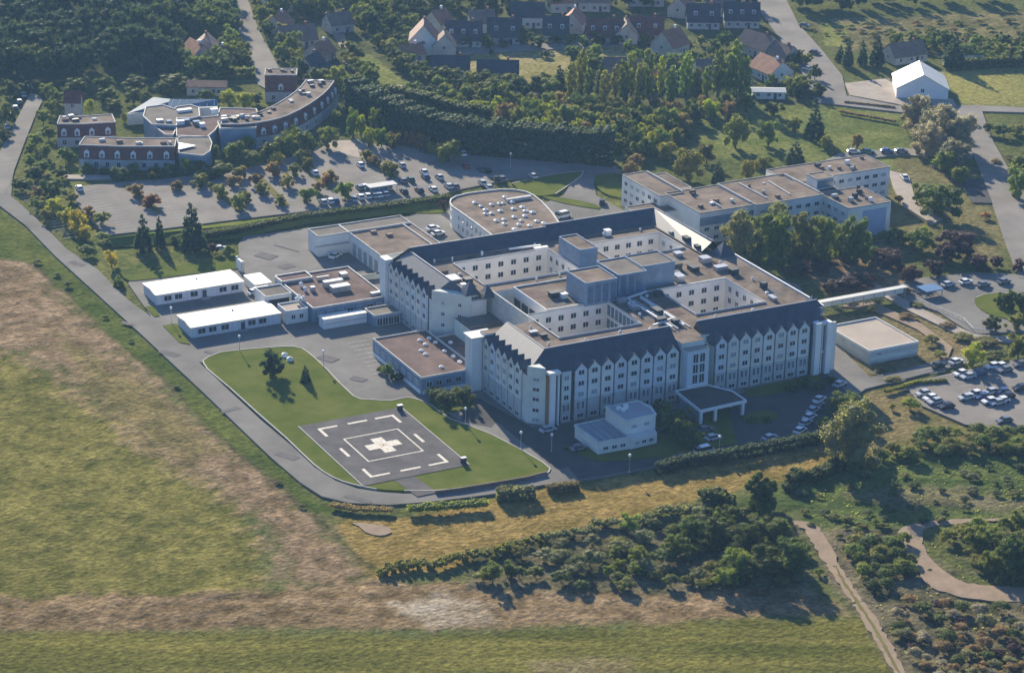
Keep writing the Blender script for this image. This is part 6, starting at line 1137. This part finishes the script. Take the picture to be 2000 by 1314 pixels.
cars([(1932, 790, 'white'), (1947, 793, 'silver'), (1956, 789, 'white'), (1961, 828, 'grey')], 'in the nearest row of the east car park', 'cars in the east car park', 180)
car(1832, 720, 10, 'black', 'dark car on the access road beside the lime-green tree, left one', 'cars on the access road'); car(1867, 713, 10, 'white', 'white car on the access road beside the lime-green tree, right one', 'cars on the access road')
cars([(1851, 562, 'silver'), (1886, 557, 'white'), (1960, 556, 'grey'), (1920, 562, 'grey')], 'at the upper side of the drop-off loop', 'cars at the drop-off loop', 5)
cars([(1600, 787, 'white'), (1596, 798, 'silver'), (1588, 808, 'silver'), (1581, 821, 'white'), (1573, 833, 'silver'), (1562, 848, 'white')], 'in the shaded row by the front hedge', 'cars by the front hedge', 25)
car(1504, 862, 8, 'silver', 'silver car alone behind the front hedge', 'cars on the forecourt'); car(1375, 889, 5, 'white', 'white van parked behind the front hedge', 'cars on the forecourt', van=True); car(1392, 862, 5, 'silver', 'silver car in the middle of the shaded forecourt', 'cars on the forecourt')
car(1377, 846, 0, 'grey', 'grey car just outside the entrance canopy', 'cars on the forecourt'); car(1335, 900, 8, 'black', 'dark car half hidden by the left end of the front hedge', 'cars on the forecourt')
car(1070, 846, 5, 'silver', 'pale car parked at the foot of the hospital corner', 'cars at the hospital corner'); car(1130, 882, 5, 'grey', 'grey car left of the front annex', 'cars at the hospital corner'); car(1640, 757, 20, 'silver', 'pale car in the shade right of the end tower', 'cars at the hospital corner')
cars([(904, 306, 'white'), (910, 331, 'red'), (940, 336, 'green'), (951, 338, 'black'), (968, 355, 'black'), (980, 355, 'grey'), (942, 363, 'silver'), (955, 372, 'silver')], 'at the far right, west car park', 'cars in the west car park', 80)
cars([(704, 328, 'white'), (785, 329, 'silver'), (828, 342, 'white'), (831, 352, 'blue'), (858, 352, 'silver'), (788, 359, 'grey'), (802, 357, 'green'), (615, 344, 'white')], 'mid west car park', 'cars in the west car park', 85)
cars([(876, 370, 'silver'), (889, 370, 'grey'), (846, 376, 'white'), (819, 378, 'black'), (789, 380, 'black'), (703, 373, 'grey'), (712, 371, 'white')], 'two rows from the hedge, west car park', 'cars in the west car park', 85)
cars([(631, 401, 'silver'), (645, 399, 'white'), (655, 398, 'blue'), (690, 395, 'silver'), (704, 391, 'white'), (718, 389, 'white'), (731, 388, 'silver'), (740, 387, 'white'), (752, 385, 'silver')], 'in the hedge-side row, west car park', 'cars in the west car park', 85)
car(155, 374, 85, 'white', 'white car alone at the left corner of the west car park', 'cars in the west car park'); car(1041, 350, 85, 'silver', 'pale car on the shaded drive above the lawn islet'); car(1176, 401, 60, 'black', 'dark car on the drive behind the hospital')
car(1100, 428, 10, 'white', 'large white van behind the hospital, beside the curved building', van=True); car(846, 452, 5, 'white', 'white car left of the curved building, upper one', 'cars by the curved building'); car(856, 462, 5, 'white', 'white car left of the curved building, lower one', 'cars by the curved building')
cars([(1667, 302, 'silver'), (1695, 302, 'green'), (1732, 301, 'blue'), (1760, 301, 'grey')], 'parked on the roadside above the residence', 'cars above the residence', -27)
car(1766, 352, 70, 'white', 'white car on the path right of the residence'); car(1591, 108, -60, 'black', 'small dark car driving on the east road'); car(1579, 140, -60, 'white', 'white car on the left side of the east road'); car(1571, 55, -50, 'grey', 'grey car at the top of the east road')
cars([(57, 176, 'white'), (46, 190, 'silver'), (38, 204, 'grey'), (30, 216, 'blue'), (24, 230, 'grey'), (14, 252, 'silver'), (5, 268, 'grey')], 'along the left side of the north road', 'cars along the north road', 80, z=.3)
car(638, 478, 85, 'blue', 'blue van at the dock, left of the white box truck', van=True); car(634, 496, 85, 'silver', 'silver van in front of the blue one at the dock', van=True); car(655, 506, 30, 'white', 'white car at the near end of the dock yard')
car(497, 577, 10, 'white', 'white car between the two white cabins'); car(514, 573, 10, 'black', 'black car right behind the white one between the cabins'); car(430, 492, 0, 'silver', 'pale car by the purple shrub at the yard corner')
car(760, 712, 60, 'white', 'white car beside the low blue-white wing'); car(1785, 105, 20, 'grey', 'grey car near the bungalow behind the barn')
x, y = g(652, 486); bt = thing('box_truck', x, y, 'white box truck backed up at the dock', 'truck', None, math.radians(92), .45)
mb = MB(); mb.box(-3.2, -1.2, 1.0, 1.6, 1.2, 3.6); put('cargo_box', mesh('cargo_box', mb, 'white_roof'), bt); mb = MB(); mb.box(1.75, -1.05, .5, 3.3, 1.05, 2.4); put('cab', mesh('cab', mb, 'white'), bt); mb = MB(); mb.box(3.28, -.9, 1.4, 3.33, .9, 2.2); put('windscreen', mesh('windscreen', mb, 'glass'), bt)
mb = MB(); mb.box(-3.2, -.5, .6, 3.0, .5, 1.0); put('chassis', mesh('chassis', mb, 'tyre'), bt)
for sx in (-2.2, 2.4):
    for sy in (-1, 1): put('wheel', _cm['w'], bt, (sx, sy*1.0, .4), sc=(1.3, 1.3, 1.3))
# ------------------------------------------------------------------ globe lamps
mb = MB(); mb.cyl(0, 0, 0, 4.0, .09, 6, r2=.06); pole = mesh('pole', mb, 'metal')
gv = [tuple(q*.42) for q in IV]; gl = bpy.data.meshes.new('globe'); gl.from_pydata(gv, [], [tuple(f) for f in IF]); gl.materials.append(M['white'])
mb = MB(); mb.cyl(0, 0, 0, .3, .22, 8, r2=.12); lb_ = mesh('base', mb, 'metal')
for u, v, w_ in ((909, 833, 'at the shaded corner west of the hospital'), (1017, 880, 'at the tip of the forecourt near the lawn'), (1077, 884, 'below the car at the hospital corner'), (1229, 925, 'at the forecourt edge below the annex'), (1404, 888, 'behind the front hedge right of the annex'), (468, 690, 'in the shade of the nearer cabin'),
                 (335, 634, 'between the two white cabins'), (632, 720, 'beside the helipad lawn'), (997, 328, 'on the shaded drive below the tall hedge'), (1105, 318, 'at the right end of the shaded drive')):
    x, y = g(u, v); t = thing('street_lamp', x, y, 'white globe lamp on a thin post '+w_, 'lamp', 'globe lamps', z=.4); put('pole', pole, t); put('globe', gl, t, (0, 0, 4.25)); put('base', lb_, t)
# ------------------------------------------------------------------ the air
mb = MB(); mb.box(-1800, -1800, -1.5, 2600, 2600, 262); hz = part('haze', mb, 'white', None); tag(hz, kind='stuff')
hm = bpy.data.materials.new('haze_air'); hm.use_nodes = True; hm.node_tree.nodes.clear(); vo = hm.node_tree.nodes.new('ShaderNodeVolumePrincipled'); oo = hm.node_tree.nodes.new('ShaderNodeOutputMaterial')
vo.inputs['Color'].default_value = (.35, .62, 1.0, 1); vo.inputs['Density'].default_value = 0.00008; vo.inputs['Anisotropy'].default_value = 0.2
hm.node_tree.links.new(vo.outputs[0], oo.inputs['Volume']); hz.data.materials.clear(); hz.data.materials.append(hm)
